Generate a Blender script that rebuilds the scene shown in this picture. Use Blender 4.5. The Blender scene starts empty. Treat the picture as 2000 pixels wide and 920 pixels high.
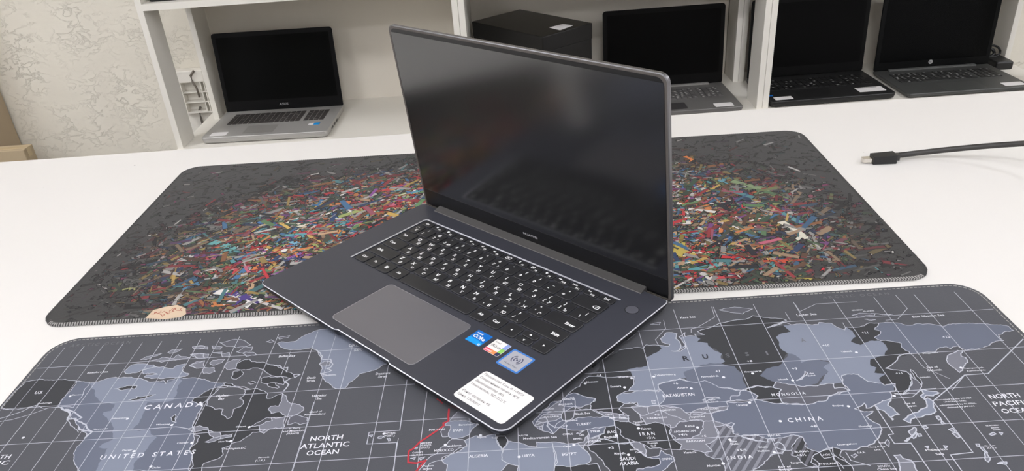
import bpy, bmesh, math, random, hashlib
from mathutils import Vector, Matrix
from mathutils.geometry import tessellate_polygon

# ------------------------------------------------------------------ camera, world, exposure
S = 0.1                                   # working unit 100 mm -> metres
CAM_F = 1475.777
CAM_R = (1.06993, 0.06556, 0.00086)
CAM_C = Vector((5.2125, -6.3997, 4.2710))
CAM_M = Matrix.Rotation(CAM_R[2], 3, 'Z') @ Matrix.Rotation(CAM_R[1], 3, 'Y') @ Matrix.Rotation(CAM_R[0], 3, 'X')
scene = bpy.context.scene
col = scene.collection
cam_data = bpy.data.cameras.new('camera')
cam = bpy.data.objects.new('camera', cam_data)
col.objects.link(cam)
cam_data.sensor_fit = 'HORIZONTAL'
cam_data.sensor_width = 36.0
cam_data.lens = CAM_F / 2000.0 * 36.0
cam_data.clip_start = 0.01
cam.location = CAM_C * S
cam.rotation_euler = CAM_R
scene.camera = cam
world = bpy.data.worlds.new('world')
world.use_nodes = True
world.node_tree.nodes['Background'].inputs[0].default_value = (0.8, 0.82, 0.85, 1)
world.node_tree.nodes['Background'].inputs[1].default_value = 0.05
scene.world = world
vs = scene.view_settings
vs.view_transform = 'Standard'
vs.look = 'None'
vs.gamma = 1.0
vs.use_curve_mapping = False
vs.exposure = 0.22
PANEL_EMISSION = 23.0
# ceiling panels: centre x, y (m), size x, size y
PANELS = [(-1.3, -2.9), (0.6, -2.9), (2.5, -2.9), (-1.3, -1.2), (0.6, -1.2), (2.5, -1.2), (-1.8, 0.55), (3.2, 0.55)]
CEIL_Z = 2.05
FLOOR_Z = -0.75


def ray(x, y):
    return CAM_M @ Vector(((x - 1000) / CAM_F, -(y - 460) / CAM_F, -1.0))


def atz(x, y, z=0.0):
    d = ray(x, y)
    return CAM_C + d * ((z - CAM_C.z) / d.z)


# ------------------------------------------------------------------ helpers
def lin(c):
    def f(v):
        v = v / 255.0
        return v / 12.92 if v <= 0.04045 else ((v + 0.055) / 1.055) ** 2.4
    return (f(c[0]), f(c[1]), f(c[2]), 1.0)


def mat(name, rgb, rough=0.5, metal=0.0, noise=0.0, nscale=40.0, bump=0.0, bscale=200.0, spec=0.5, sheen=0.0, coat=0.0):
    m = bpy.data.materials.new(name)
    m.use_nodes = True
    nt = m.node_tree
    b = nt.nodes['Principled BSDF']
    b.inputs['Roughness'].default_value = rough
    b.inputs['Metallic'].default_value = metal
    b.inputs['Specular IOR Level'].default_value = spec
    if sheen:
        b.inputs['Sheen Weight'].default_value = sheen
        b.inputs['Sheen Roughness'].default_value = 0.4
    if coat:
        b.inputs['Coat Weight'].default_value = coat
        b.inputs['Coat Roughness'].default_value = 0.05
    c = lin(rgb)
    tc = nt.nodes.new('ShaderNodeTexCoord')
    n = nt.nodes.new('ShaderNodeTexNoise')
    n.inputs['Scale'].default_value = nscale
    n.inputs['Detail'].default_value = 4
    nt.links.new(tc.outputs['Object'], n.inputs['Vector'])
    r = nt.nodes.new('ShaderNodeMapRange')
    r.inputs['To Min'].default_value = 1 - noise
    r.inputs['To Max'].default_value = 1 + noise
    nt.links.new(n.outputs['Fac'], r.inputs['Value'])
    mx = nt.nodes.new('ShaderNodeVectorMath')
    mx.operation = 'SCALE'
    mx.inputs[0].default_value = c[:3]
    nt.links.new(r.outputs[0], mx.inputs['Scale'])
    nt.links.new(mx.outputs[0], b.inputs['Base Color'])
    if bump:
        n2 = nt.nodes.new('ShaderNodeTexNoise')
        n2.inputs['Scale'].default_value = bscale
        n2.inputs['Detail'].default_value = 3
        nt.links.new(tc.outputs['Object'], n2.inputs['Vector'])
        bp = nt.nodes.new('ShaderNodeBump')
        bp.inputs['Strength'].default_value = bump
        bp.inputs['Distance'].default_value = 0.001
        nt.links.new(n2.outputs['Fac'], bp.inputs['Height'])
        nt.links.new(bp.outputs[0], b.inputs['Normal'])
    return m


def emit_mat(name, rgb, strength):
    m = bpy.data.materials.new(name)
    m.use_nodes = True
    nt = m.node_tree
    nt.nodes.remove(nt.nodes['Principled BSDF'])
    e = nt.nodes.new('ShaderNodeEmission')
    e.inputs[0].default_value = lin(rgb)
    e.inputs[1].default_value = strength
    nt.links.new(e.outputs[0], nt.nodes['Material Output'].inputs[0])
    return m


def stucco_mat():
    m = bpy.data.materials.new('stucco')
    m.use_nodes = True
    nt = m.node_tree
    L = nt.links.new
    b = nt.nodes['Principled BSDF']
    b.inputs['Roughness'].default_value = 0.8
    tc = nt.nodes.new('ShaderNodeTexCoord')
    mp = nt.nodes.new('ShaderNodeMapping')
    mp.inputs['Scale'].default_value = (1.0, 1.0, 1.5)
    L(tc.outputs['Object'], mp.inputs['Vector'])
    # broken trowel ridges
    n1 = nt.nodes.new('ShaderNodeTexNoise')
    n1.inputs['Scale'].default_value = 19.0
    n1.inputs['Detail'].default_value = 8
    n1.inputs['Roughness'].default_value = 0.62
    n1.inputs['Distortion'].default_value = 0.5
    L(mp.outputs[0], n1.inputs['Vector'])
    ramp = nt.nodes.new('ShaderNodeValToRGB')
    ramp.color_ramp.elements[0].position = 0.455
    ramp.color_ramp.elements[1].position = 0.50
    e3 = ramp.color_ramp.elements.new(0.515)
    e3.color = (0, 0, 0, 1)
    L(n1.outputs['Fac'], ramp.inputs[0])
    # where the ridges occur
    n2 = nt.nodes.new('ShaderNodeTexNoise')
    n2.inputs['Scale'].default_value = 9.0
    n2.inputs['Detail'].default_value = 3
    L(tc.outputs['Object'], n2.inputs['Vector'])
    r2 = nt.nodes.new('ShaderNodeMapRange')
    r2.inputs['From Min'].default_value = 0.40
    r2.inputs['From Max'].default_value = 0.62
    L(n2.outputs['Fac'], r2.inputs['Value'])
    mul = nt.nodes.new('ShaderNodeMath')
    mul.operation = 'MULTIPLY'
    L(ramp.outputs[0], mul.inputs[0])
    L(r2.outputs[0], mul.inputs[1])
    # horizontal brush strokes
    mp3 = nt.nodes.new('ShaderNodeMapping')
    mp3.inputs['Scale'].default_value = (3.0, 3.0, 60.0)
    L(tc.outputs['Object'], mp3.inputs['Vector'])
    n3 = nt.nodes.new('ShaderNodeTexNoise')
    n3.inputs['Scale'].default_value = 1.5
    n3.inputs['Detail'].default_value = 3
    L(mp3.outputs[0], n3.inputs['Vector'])
    m3 = nt.nodes.new('ShaderNodeMath')
    m3.operation = 'MULTIPLY_ADD'
    m3.inputs[1].default_value = 0.7
    L(n3.outputs['Fac'], m3.inputs[0])
    L(mul.outputs[0], m3.inputs[2])
    n4 = nt.nodes.new('ShaderNodeTexNoise')
    n4.inputs['Scale'].default_value = 60
    n4.inputs['Detail'].default_value = 4
    L(tc.outputs['Object'], n4.inputs['Vector'])
    m4 = nt.nodes.new('ShaderNodeMath')
    m4.operation = 'MULTIPLY_ADD'
    m4.inputs[1].default_value = 0.35
    L(n4.outputs['Fac'], m4.inputs[0])
    L(m3.outputs[0], m4.inputs[2])
    bp = nt.nodes.new('ShaderNodeBump')
    bp.inputs['Strength'].default_value = 0.8
    bp.inputs['Distance'].default_value = 0.0014
    L(m4.outputs[0], bp.inputs['Height'])
    L(bp.outputs[0], b.inputs['Normal'])
    cr = nt.nodes.new('ShaderNodeValToRGB')
    cr.color_ramp.elements[0].color = lin((224, 218, 203))
    cr.color_ramp.elements[1].color = lin((232, 227, 213))
    L(n2.outputs['Fac'], cr.inputs[0])
    L(cr.outputs[0], b.inputs['Base Color'])
    return m


def vcol_mat(name, rough=0.85, sheen=0.15):
    m = bpy.data.materials.new(name)
    m.use_nodes = True
    nt = m.node_tree
    b = nt.nodes['Principled BSDF']
    b.inputs['Roughness'].default_value = rough
    b.inputs['Specular IOR Level'].default_value = 0.25
    b.inputs['Sheen Weight'].default_value = sheen
    b.inputs['Sheen Roughness'].default_value = 0.4
    a = nt.nodes.new('ShaderNodeVertexColor')
    a.layer_name = 'ink'
    nt.links.new(a.outputs['Color'], b.inputs['Base Color'])
    return m


def prop(o, label=None, cat=None, group=None, kind=None):
    if label:
        o['label'] = label
    if cat:
        o['category'] = cat
    if group:
        o['group'] = group
    if kind:
        o['kind'] = kind
    return o


def empty(name, loc, rotz=0.0):
    o = bpy.data.objects.new(name, None)
    o.empty_display_size = 0.05
    o.location = Vector(loc) * S
    o.rotation_euler = (0, 0, rotz)
    col.objects.link(o)
    return o


class MB:
    """collects polygons in 100 mm units and links them as ONE mesh object"""

    def __init__(self):
        self.v = []
        self.f = []
        self.c = []          # optional colour per face
        self.cur = None
        self.tick = 0
        self.seen = None     # set: printed line segments drawn once only

    def face(self, idx):
        self.f.append(idx)
        self.c.append(self.cur)

    def poly(self, pts):
        n = len(self.v)
        self.v += [tuple(p) for p in pts]
        self.face(list(range(n, n + len(pts))))

    def flat(self, pts2, z):
        """a possibly concave flat outline, triangulated"""
        pts = [Vector((p[0], p[1], z)) for p in pts2]
        n = len(self.v)
        self.v += [tuple(p) for p in pts]
        for t in tessellate_polygon([pts]):
            a, b, c = (pts[i] for i in t)
            if (b - a).cross(c - a).z < 0:
                t = (t[0], t[2], t[1])
            self.face([n + i for i in t])

    def box(self, x0, x1, y0, y1, z0, z1):
        n = len(self.v)
        self.v += [(x, y, z) for z in (z0, z1) for y in (y0, y1) for x in (x0, x1)]
        for f in ((0, 2, 3, 1), (4, 5, 7, 6), (0, 1, 5, 4), (2, 6, 7, 3), (0, 4, 6, 2), (1, 3, 7, 5)):
            self.face([n + i for i in f])

    def rings(self, rings, cap0=True, cap1=True):
        """loft of equally long closed loops"""
        n0 = len(self.v)
        k = len(rings[0])
        for r in rings:
            self.v += [tuple(p) for p in r]
        for j in range(len(rings) - 1):
            for i in range(k):
                a = n0 + j * k + i
                b = n0 + j * k + (i + 1) % k
                self.face([a, b, b + k, a + k])
        if cap0:
            self.face([n0 + i for i in range(k)][::-1])
        if cap1:
            self.face([n0 + (len(rings) - 1) * k + i for i in range(k)])

    def tube(self, pts, r, n=10, cap=True):
        pts = [Vector(p) for p in pts]
        rr = []
        up = Vector((0, 0, 1))
        for i, p in enumerate(pts):
            d = (pts[min(i + 1, len(pts) - 1)] - pts[max(i - 1, 0)]).normalized()
            a = d.cross(up)
            if a.length < 1e-4:
                a = d.cross(Vector((0, 1, 0)))
            a.normalize()
            b = d.cross(a).normalized()
            ri = r[i] if isinstance(r, (list, tuple)) else r
            rr.append([p + (a * math.cos(t) + b * math.sin(t)) * ri for t in [2 * math.pi * k / n for k in range(n)]])
        self.rings([list(reversed(q)) for q in rr], cap, cap)

    def strip(self, pts, w, z, closed=False):
        """thin flat printed line through 2-D points"""
        m = len(pts)
        for i in range(m if closed else m - 1):
            a = Vector(pts[i][:2])
            b = Vector(pts[(i + 1) % m][:2])
            d = b - a
            if d.length < 1e-6:
                continue
            if self.seen is not None:
                kk = tuple(sorted(((round(a.x, 3), round(a.y, 3)), (round(b.x, 3), round(b.y, 3)))))
                if kk in self.seen:
                    continue
                self.seen.add(kk)
            self.tick = (self.tick + 1) % 61
            zz, z = z, z + self.tick * 6e-6
            d.normalize()
            nrm = Vector((-d.y, d.x)) * (w / 2)
            e = d * (w * 0.4)
            a2 = a - e
            b2 = b + e
            self.poly([(a2.x - nrm.x, a2.y - nrm.y, z), (b2.x - nrm.x, b2.y - nrm.y, z),
                       (b2.x + nrm.x, b2.y + nrm.y, z), (a2.x + nrm.x, a2.y + nrm.y, z)])
            z = zz

    def add(self, geo, M=None, z=0.0):
        vs, fs = geo
        n = len(self.v)
        for p in vs:
            p = Vector((p[0], p[1], (p[2] if len(p) > 2 else 0.0)))
            if M is not None:
                p = M @ p
            self.v.append((p.x, p.y, p.z + z))
        for f in fs:
            self.face([n + i for i in f])

    def mesh(self, name, mt, smooth=False, scale=S):
        me = bpy.data.meshes.new(name)
        me.from_pydata([(a * scale, b * scale, c * scale) for a, b, c in self.v], [], self.f)
        if mt:
            me.materials.append(mt)
        if any(c is not None for c in self.c):
            at = me.color_attributes.new('ink', 'FLOAT_COLOR', 'CORNER')
            li = 0
            for p in me.polygons:
                c = self.c[p.index]
                for _ in p.vertices:
                    at.data[li].color = c
                    li += 1
        if smooth:
            me.polygons.foreach_set('use_smooth', [True] * len(me.polygons))
        me.validate()
        me.update()
        return me

    def build(self, name, mt, parent=None, smooth=False, bevel=0.0, label=None):
        o = bpy.data.objects.new(name, self.mesh(name, mt, smooth))
        col.objects.link(o)
        if parent is not None:
            o.parent = parent
        if bevel:
            md = o.modifiers.new('bevel', 'BEVEL')
            md.width = bevel * S
            md.segments = 2
            md.limit_method = 'ANGLE'
        if label:
            o['label'] = label
        return o


def boxo(name, mt, parent, x0, x1, y0, y1, z0, z1, bevel=0.0, label=None):
    m = MB()
    m.box(x0, x1, y0, y1, z0, z1)
    return m.build(name, mt, parent, bevel=bevel, label=label)


def rrect(x0, x1, y0, y1, r, n=5):
    out = []
    rr = r if isinstance(r, (list, tuple)) else (r, r, r, r)      # BL BR TR TL
    for (cx, cy, a0, q) in ((x0, y0, 180, rr[0]), (x1, y0, 270, rr[1]), (x1, y1, 0, rr[2]), (x0, y1, 90, rr[3])):
        ox = cx + (q if cx == x0 else -q)
        oy = cy + (q if cy == y0 else -q)
        for k in range(n + 1):
            a = math.radians(a0 + 90.0 * k / n)
            out.append((ox + q * math.cos(a), oy + q * math.sin(a)))
    return out


# ---- lettering: each glyph converted once to a flat mesh
GL = {}


def _txt(s, off):
    cu = bpy.data.curves.new('glyph', 'FONT')
    cu.body = s
    cu.resolution_u = 2
    cu.offset = off
    ob = bpy.data.objects.new('glyph', cu)
    col.objects.link(ob)
    bpy.context.view_layer.update()
    me = bpy.data.meshes.new_from_object(ob.evaluated_get(bpy.context.evaluated_depsgraph_get()))
    vs = [tuple(v.co) for v in me.vertices]
    fs = [list(p.vertices) for p in me.polygons]
    bpy.data.objects.remove(ob)
    bpy.data.curves.remove(cu)
    bpy.data.meshes.remove(me)
    return vs, fs


def _w(vs):
    xs = [v[0] for v in vs]
    return max(xs) - min(xs)


def glyph(c, off=0.0):
    k = (c, off)
    if k not in GL:
        if ('HH', off) not in GL:
            GL[('HH', off)] = _w(_txt('HH', off)[0])
        adv = _w(_txt('H' + c + 'H', off)[0]) - GL[('HH', off)]
        vs, fs = ([], []) if c == ' ' else _txt(c, off)
        GL[k] = (vs, fs, adv)
    return GL[k]


def text(s, off=0.0, space=0.0):
    """flat mesh of a line of lettering, cap height about 0.7, returns (geo, width)"""
    vs, fs, x = [], [], 0.0
    for c in s:
        gv, gf, adv = glyph(c, off)
        n = len(vs)
        vs += [(p[0] + x, p[1], 0.0) for p in gv]
        fs += [[n + i for i in f] for f in gf]
        x += adv + space
    return (vs, fs), max(x - space, 1e-3)


def put_text(m, s, x, y, z, width=None, height=None, align='L', off=0.0, rot=0.0, space=0.0):
    """write s into MB m: height = cap height; width squeezes or stretches"""
    geo, w = text(s, off, space)
    if height is None:
        sx = sy = width / w
    else:
        sy = height / 0.72
        sx = (width / w) if width else sy
    ox = 0 if align == 'L' else (-w * sx / 2 if align == 'C' else -w * sx)
    M = Matrix.Translation((x, y, z)) @ Matrix.Rotation(rot, 4, 'Z') @ Matrix.Translation((ox, 0, 0)) @ Matrix.Diagonal((sx, sy, 1, 1))
    m.add(geo, M)


# ------------------------------------------------------------------ materials
M_DESK = mat('white_laminate', (217, 214, 210), 0.38, noise=0.01, nscale=6)
M_SHELF = mat('white_board', (230, 226, 216), 0.5, noise=0.015, nscale=8)
M_BACKP = mat('beige_hardboard', (226, 219, 206), 0.6, noise=0.02, nscale=5)
M_STUCCO = stucco_mat()
M_PAINT = mat('room_paint', (222, 221, 220), 0.8, noise=0.02, nscale=3)
M_CEIL = mat('ceiling_white', (225, 224, 220), 0.8, noise=0.01)
M_FLOOR = mat('grey_floor', (135, 133, 132), 0.5, noise=0.08, nscale=6)
M_PANEL = emit_mat('panel_light', (250, 250, 255), PANEL_EMISSION)
M_DECK = mat('grey_anodised', (78, 79, 88), 0.42, 0.55, noise=0.02, nscale=300)
M_SIDE = mat('dark_side', (30, 30, 33), 0.4, 0.3)
M_CHAMFER = mat('polished_chamfer', (196, 197, 203), 0.32, 0.45)
M_KEY = mat('key_black', (36, 36, 38), 0.48, noise=0.03, nscale=400)
M_LEG = mat('legend_white', (235, 235, 235), 0.6)
M_TPAD = mat('touchpad_grey', (112, 110, 114), 0.4, 0.3)
M_TRIM = mat('touchpad_rim', (175, 174, 180), 0.3, 0.7)
M_BTN = mat('button_grey', (118, 118, 128), 0.35, 0.6)
M_HINGE = mat('hinge_grey', (88, 86, 85), 0.45, 0.5)
M_LID = mat('lid_grey', (124, 123, 125), 0.32, 0.95)
M_BEZ = mat('bezel_black', (14, 14, 15), 0.35)
M_RIM = mat('gasket_grey', (84, 79, 75), 0.5)
M_SCR = mat('matte_screen', (3, 3, 4), 0.175)
M_SCR.node_tree.nodes['Principled BSDF'].inputs['IOR'].default_value = 2.1
M_BLACK = mat('black_plastic', (18, 18, 19), 0.45)
M_CAB = mat('cable_rubber', (48, 46, 44), 0.5)
M_STEEL = mat('steel', (215, 210, 202), 0.25, 1.0)
M_PAPER = mat('paper_white', (224, 221, 219), 0.55)
M_INK = mat('ink_dark', (52, 51, 50), 0.7)
M_ART = vcol_mat('printed_cloth')
M_PAD1 = mat('pad_cloth_charcoal', (52, 51, 50), 0.9, noise=0.12, nscale=25, bump=0.25, bscale=1500, sheen=0.3, spec=0.2)
M_PAD2 = mat('pad_cloth_slate', (74, 75, 80), 0.9, noise=0.05, nscale=25, bump=0.25, bscale=1500, sheen=0.25, spec=0.2)
M_EDGE = mat('pad_rubber_edge', (52, 52, 52), 0.8)
M_STITCH = mat('stitch_thread', (150, 148, 145), 0.8)
M_STITCHD = mat('stitch_thread_dark', (98, 97, 95), 0.8)

# ------------------------------------------------------------------ the room
SH_A = math.radians(1.2)
SH_O = Vector((-5.40, 14.78, -3.673))
ES = Vector((math.cos(SH_A), math.sin(SH_A), 0))
ET = Vector((-math.sin(SH_A), math.cos(SH_A), 0))


def shw(s, t, z):
    return SH_O + ES * s + ET * t + Vector((0, 0, z))


def sh_plane(x, y, t):
    d = ray(x, y)
    k = ((SH_O - CAM_C).dot(ET) + t) / d.dot(ET)
    P = CAM_C + d * k - SH_O
    return P.dot(ES), P.z


def sh_level(x, y, z):
    P = atz(x, y, SH_O.z + z) - SH_O
    return P.dot(ES), P.dot(ET)


FZ, CZ = FLOOR_Z / S, CEIL_Z / S
boxo('floor', M_FLOOR, None, -30, 40, -36, 21, FZ - 1, FZ)['kind'] = 'structure'
boxo('ceiling', M_CEIL, None, -30, 40, -36, 21, CZ, CZ + 1)['kind'] = 'structure'
boxo('wall_left', M_PAINT, None, -31, -30, -36, 21, FZ, CZ)['kind'] = 'structure'
boxo('wall_right', M_PAINT, None, 40, 41, -36, 21, FZ, CZ)['kind'] = 'structure'
boxo('wall_front', M_PAINT, None, -30, 40, -37, -36, FZ, CZ)['kind'] = 'structure'
wb = empty('wall_back', shw(0, 3.78, 0), SH_A)
bpy.data.objects.remove(wb)
m = MB()
m.box(-26, 46, 0, 1.2, FZ - SH_O.z, CZ - SH_O.z)
wb = m.build('wall_back', M_STUCCO)
wb.location = shw(0, 3.78, 0) * S
wb.rotation_euler = (0, 0, SH_A)
wb['kind'] = 'structure'

M_FRAME = mat('lamp_frame', (230, 230, 228), 0.5)
for i, (x, y) in enumerate(PANELS):
    t = empty('ceiling_light', (x / S, y / S, CZ))
    prop(t, 'square white ceiling light panel with a glowing diffuser', 'ceiling light', 'ceiling light panels')
    m = MB()
    for a in ((-3.1, 3.1, -3.1, -2.9), (-3.1, 3.1, 2.9, 3.1), (-3.1, -2.9, -2.9, 2.9), (2.9, 3.1, -2.9, 2.9)):
        m.box(a[0], a[1], a[2], a[3], -0.25, 0)
    m.build('frame', M_FRAME, t)
    boxo('diffuser', M_PANEL, t, -2.9, 2.9, -2.9, 2.9, -0.2, -0.1)

# ------------------------------------------------------------------ desk
desk = empty('desk', (5, -2, FZ))
prop(desk, 'long white laminate desk carrying two printed mouse pads', 'desk')
m = MB()
x0, x1 = -9.0 - 5, 17.0 - 5
yb = lambda x: 4.965 + 0.0225 * (x + 5) + 2
ring = [(x0, -7.8), (x1, -7.8), (x1, yb(x1)), (x0, yb(x0))]
m.rings([[(a, b, -FZ - 0.25) for a, b in ring], [(a, b, -FZ) for a, b in ring]])
m.build('desk_top', M_DESK, desk, bevel=0.02)
for x in (x0 + 0.6, x1 - 0.8):
    boxo('side_panel', M_DESK, desk, x, x + 0.2, -7.0, 6.0, 0, -FZ - 0.25)
boxo('back_panel', M_DESK, desk, x0 + 0.8, x1 - 0.8, 5.8, 6.0, 1.5, -FZ - 0.25)

fl = MB()
rf = random.Random(5)
for i in range(46):
    x, y = rf.uniform(-12, 9), rf.uniform(-4.5, 6.8)
    r = rf.uniform(0.006, 0.016)
    fl.flat([(x + r * math.cos(t) * rf.uniform(0.5, 1.5), y + r * math.sin(t) * 0.7) for t in [k * 1.2566 for k in range(5)]], -FZ + 0.001)
fl.build('dust_flecks', mat('fleck_grey', (150, 146, 142), 0.8), desk)['kind'] = 'stuff'

# ------------------------------------------------------------------ shelf unit
H_UP = 4.05                       # clear height of the bay
sh = empty('shelf_unit', shw(0, 0, 0), SH_A)
sh.location.z = FLOOR_Z
ZB = SH_O.z - FZ                  # shelf level above the room floor (local z)
prop(sh, 'white open shelving unit holding black laptops and a box against the wall', 'shelving')
boxo('shelf_board', M_SHELF, sh, 0.0, 26.4, -0.35, 3.6, ZB - 0.18, ZB)
boxo('shelf_board', M_SHELF, sh, 0.0, 26.4, 0.0, 3.6, ZB + H_UP, ZB + H_UP + 0.18)
boxo('shelf_board', M_SHELF, sh, 0.0, 26.4, 0.0, 3.6, ZB + 2 * H_UP, ZB + 2 * H_UP + 0.18)
boxo('shelf_board', M_SHELF, sh, 0.0, 26.4, 0.0, 3.6, 0.6, 0.78)
TOP = ZB + 2 * H_UP


def upright(s, t0, t1):
    boxo('upright_board', M_SHELF, sh, s, s + 0.172, t0, t1, 0, TOP, bevel=0.008)


upright(0.0, -0.002, 0.95)
upright(0.29, 2.5, 3.58)
for s in (8.63, 8.81):
    upright(s, -0.002, 3.58)
for s in (17.36, 17.54):
    upright(s, -0.002, 0.95)
    upright(s + 0.02, 2.6, 3.58)
for s in (26.22,):
    upright(s, -0.002, 0.95)
    upright(s - 0.1, 2.5, 3.58)
boxo('back_sheet', M_BACKP, sh, 0.46, 8.63, 3.6, 3.66, 0.5, TOP)
boxo('back_sheet', M_BACKP, sh, 8.98, 17.36, 3.6, 3.66, 0.5, TOP)
boxo('back_sheet', M_BACKP, sh, 17.7, 26.2, 3.6, 3.66, 0.5, TOP)

# ------------------------------------------------------------------ mouse pads
def pad_body(parent, W, H, r, cloth, T=0.03):
    m = MB()
    R = [(0.012, 0.0), (0.0, 0.006), (0.0, 0.024), (0.008, T)]
    m.rings([[(a, b, z) for a, b in rrect(i, W - i, i, H - i, r - i, 8)] for i, z in R], cap1=False)
    m.build('rubber_edge', M_EDGE, parent)
    m = MB()
    m.rings([[(a, b, z) for a, b in rrect(i, W - i, i, H - i, r - i, 8)] for i, z in ((0.006, T - 0.004), (0.02, T), )], cap0=False)
    m.build('cloth_top', cloth, parent)


def stitch_path(W, H, r, inset, step):
    pts = rrect(inset, W - inset, inset, H - inset, r - inset, 8)
    out = []
    n = len(pts)
    carry = 0.0
    for i in range(n):
        a = Vector(pts[i])
        b = Vector(pts[(i + 1) % n])
        l = (b - a).length
        d = (b - a) / max(l, 1e-9)
        s = carry
        while s < l:
            out.append((a + d * s, d))
            s += step
        carry = s - l
    return out


def stitches(parent, W, H, r, T, inset, step, ln, wd, mt, slant=0.0, name='stitching'):
    m = MB()
    for p, d in stitch_path(W, H, r, inset, step):
        d2 = Vector((d.x * math.cos(slant) - d.y * math.sin(slant), d.x * math.sin(slant) + d.y * math.cos(slant)))
        n = Vector((-d2.y, d2.x)) * wd / 2
        e = d2 * ln / 2
        q = [p - e - n, p + e - n, p + e + n, p - e + n]
        m.rings([[(a.x, a.y, T) for a in q], [(a.x, a.y, T + 0.004) for a in q]], cap0=False)
    o = m.build(name, mt, parent)
    o['kind'] = 'stuff'
    return o


# ---- far pad with the heap of colourful shapes
W1, H1 = 9.1585, 4.1016
pad1 = empty('mouse_pad', (0, 0, 0))
prop(pad1, 'charcoal desk mat printed with a dense heap of colourful shapes under the laptop lid', 'mouse pad')
pad_body(pad1, W1, H1, 0.24, M_PAD1)
# overlocked rim thread wrapped over the edge
front, rest = MB(), MB()
for p, d in stitch_path(W1, H1, 0.24, 0.0, 0.028):
    m = front if p.y < 0.05 else rest
    n = Vector((d.y, -d.x))
    a = p - n * 0.035
    b = p + n * 0.004
    w = d * 0.008
    k = d * 0.012
    m.poly([(a.x - w.x, a.y - w.y, 0.0312), (b.x + k.x - w.x, b.y + k.y - w.y, 0.029), (b.x + k.x + w.x, b.y + k.y + w.y, 0.029), (a.x + w.x, a.y + w.y, 0.0312)])
    m.poly([(b.x + k.x - w.x, b.y + k.y - w.y, 0.029), (b.x - w.x, b.y - w.y, 0.003), (b.x + w.x, b.y + w.y, 0.003), (b.x + k.x + w.x, b.y + k.y + w.y, 0.029)])
front.build('overlock_stitching', M_STITCH, pad1)['kind'] = 'stuff'
rest.build('overlock_stitching', M_EDGE, pad1)['kind'] = 'stuff'

rng = random.Random(11)
PAL = [((196, 158, 74), 8), ((186, 148, 110), 8), ((196, 48, 56), 10), ((158, 40, 48), 6), ((62, 112, 160), 6), ((78, 150, 158), 6),
       ((92, 132, 84), 6), ((60, 88, 66), 6), ((205, 200, 194), 11), ((150, 148, 144), 7), ((128, 66, 140), 4), ((206, 116, 58), 7),
       ((190, 86, 110), 4), ((112, 72, 50), 7), ((44, 44, 52), 9), ((70, 74, 62), 7), ((148, 160, 88), 4), ((46, 66, 110), 5)]
PALW = [w for _, w in PAL]


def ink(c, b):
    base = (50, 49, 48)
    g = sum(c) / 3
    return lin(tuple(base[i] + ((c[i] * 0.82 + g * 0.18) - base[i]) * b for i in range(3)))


def gun_shapes(r):
    """a random toy-like tool silhouette of length 1 along x"""
    h = r.uniform(0.07, 0.14)
    out = [[(-0.25, -h / 2), (0.15, -h / 2), (0.15, h / 2), (-0.22, h / 2)]]
    bl = h * r.uniform(0.25, 0.5)
    out.append([(0.15, -bl / 2), (0.5, -bl / 2), (0.5, bl / 2), (0.15, bl / 2)])
    k = r.random()
    if k < 0.75:
        out.append([(-0.25, -h / 2), (-0.5, -h * 1.1), (-0.5, h * 0.2), (-0.25, h * 0.35)])
    out.append([(-0.16, -h / 2), (-0.2, -h * 1.7), (-0.11, -h * 1.7), (-0.06, -h / 2)])
    if k < 0.8:
        s = r.uniform(0.02, 0.1)
        out.append([(0.0, -h / 2), (s, -h * r.uniform(1.3, 2.2)), (s + 0.08, -h * 1.6), (0.09, -h / 2)])
    if r.random() < 0.5:
        out.append([(-0.12, h / 2), (-0.12, h), (0.08, h), (0.08, h / 2)])
    return out


def shard(r):
    n = r.choice((3, 4, 4, 5))
    e = r.uniform(0.15, 0.6)
    a0 = r.uniform(0, 6.28)
    return [[(0.5 * math.cos(a0 + 6.283 * k / n) * r.uniform(0.6, 1), 0.5 * e * math.sin(a0 + 6.283 * k / n) * r.uniform(0.6, 1)) for k in range(n)]]


art = MB()


def place(shapes, x, y, ang, ln, c, b, z, wide=1.0, accents=(), outline=True):
    ca, sa = math.cos(ang), math.sin(ang)

    def tr(q, g=1.0):
        return [(x + ca * px * ln * g - sa * py * ln * wide * g, y + sa * px * ln * g + ca * py * ln * wide * g) for px, py in q]
    for q in shapes:
        cx = sum(p[0] for p in q) / len(q)
        cy = sum(p[1] for p in q) / len(q)
        if outline:
            k = 0.008 / ln
            q2 = []
            for p in q:
                d = Vector((p[0] - cx, p[1] - cy))
                d = d.normalized() * k if d.length > 1e-6 else d
                q2.append((p[0] + d.x * 1.6, p[1] + d.y * 1.6 / wide))
            art.cur = ink((18, 18, 20), 1)
            clipped = tr(q2)
            if all(0.03 < px < W1 - 0.03 and 0.03 < py < H1 - 0.03 for px, py in clipped):
                art.flat(clipped, z)
    for i, q in enumerate(shapes):
        art.cur = ink(accents[i % len(accents)] if accents and i % 2 else c, b)
        p = tr(q)
        if all(0.03 < px < W1 - 0.03 and 0.03 < py < H1 - 0.03 for px, py in p):
            art.flat(p, z + 0.0002)


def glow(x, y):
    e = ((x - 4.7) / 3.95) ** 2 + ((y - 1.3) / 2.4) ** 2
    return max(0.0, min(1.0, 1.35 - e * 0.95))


NART = 15000


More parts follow.
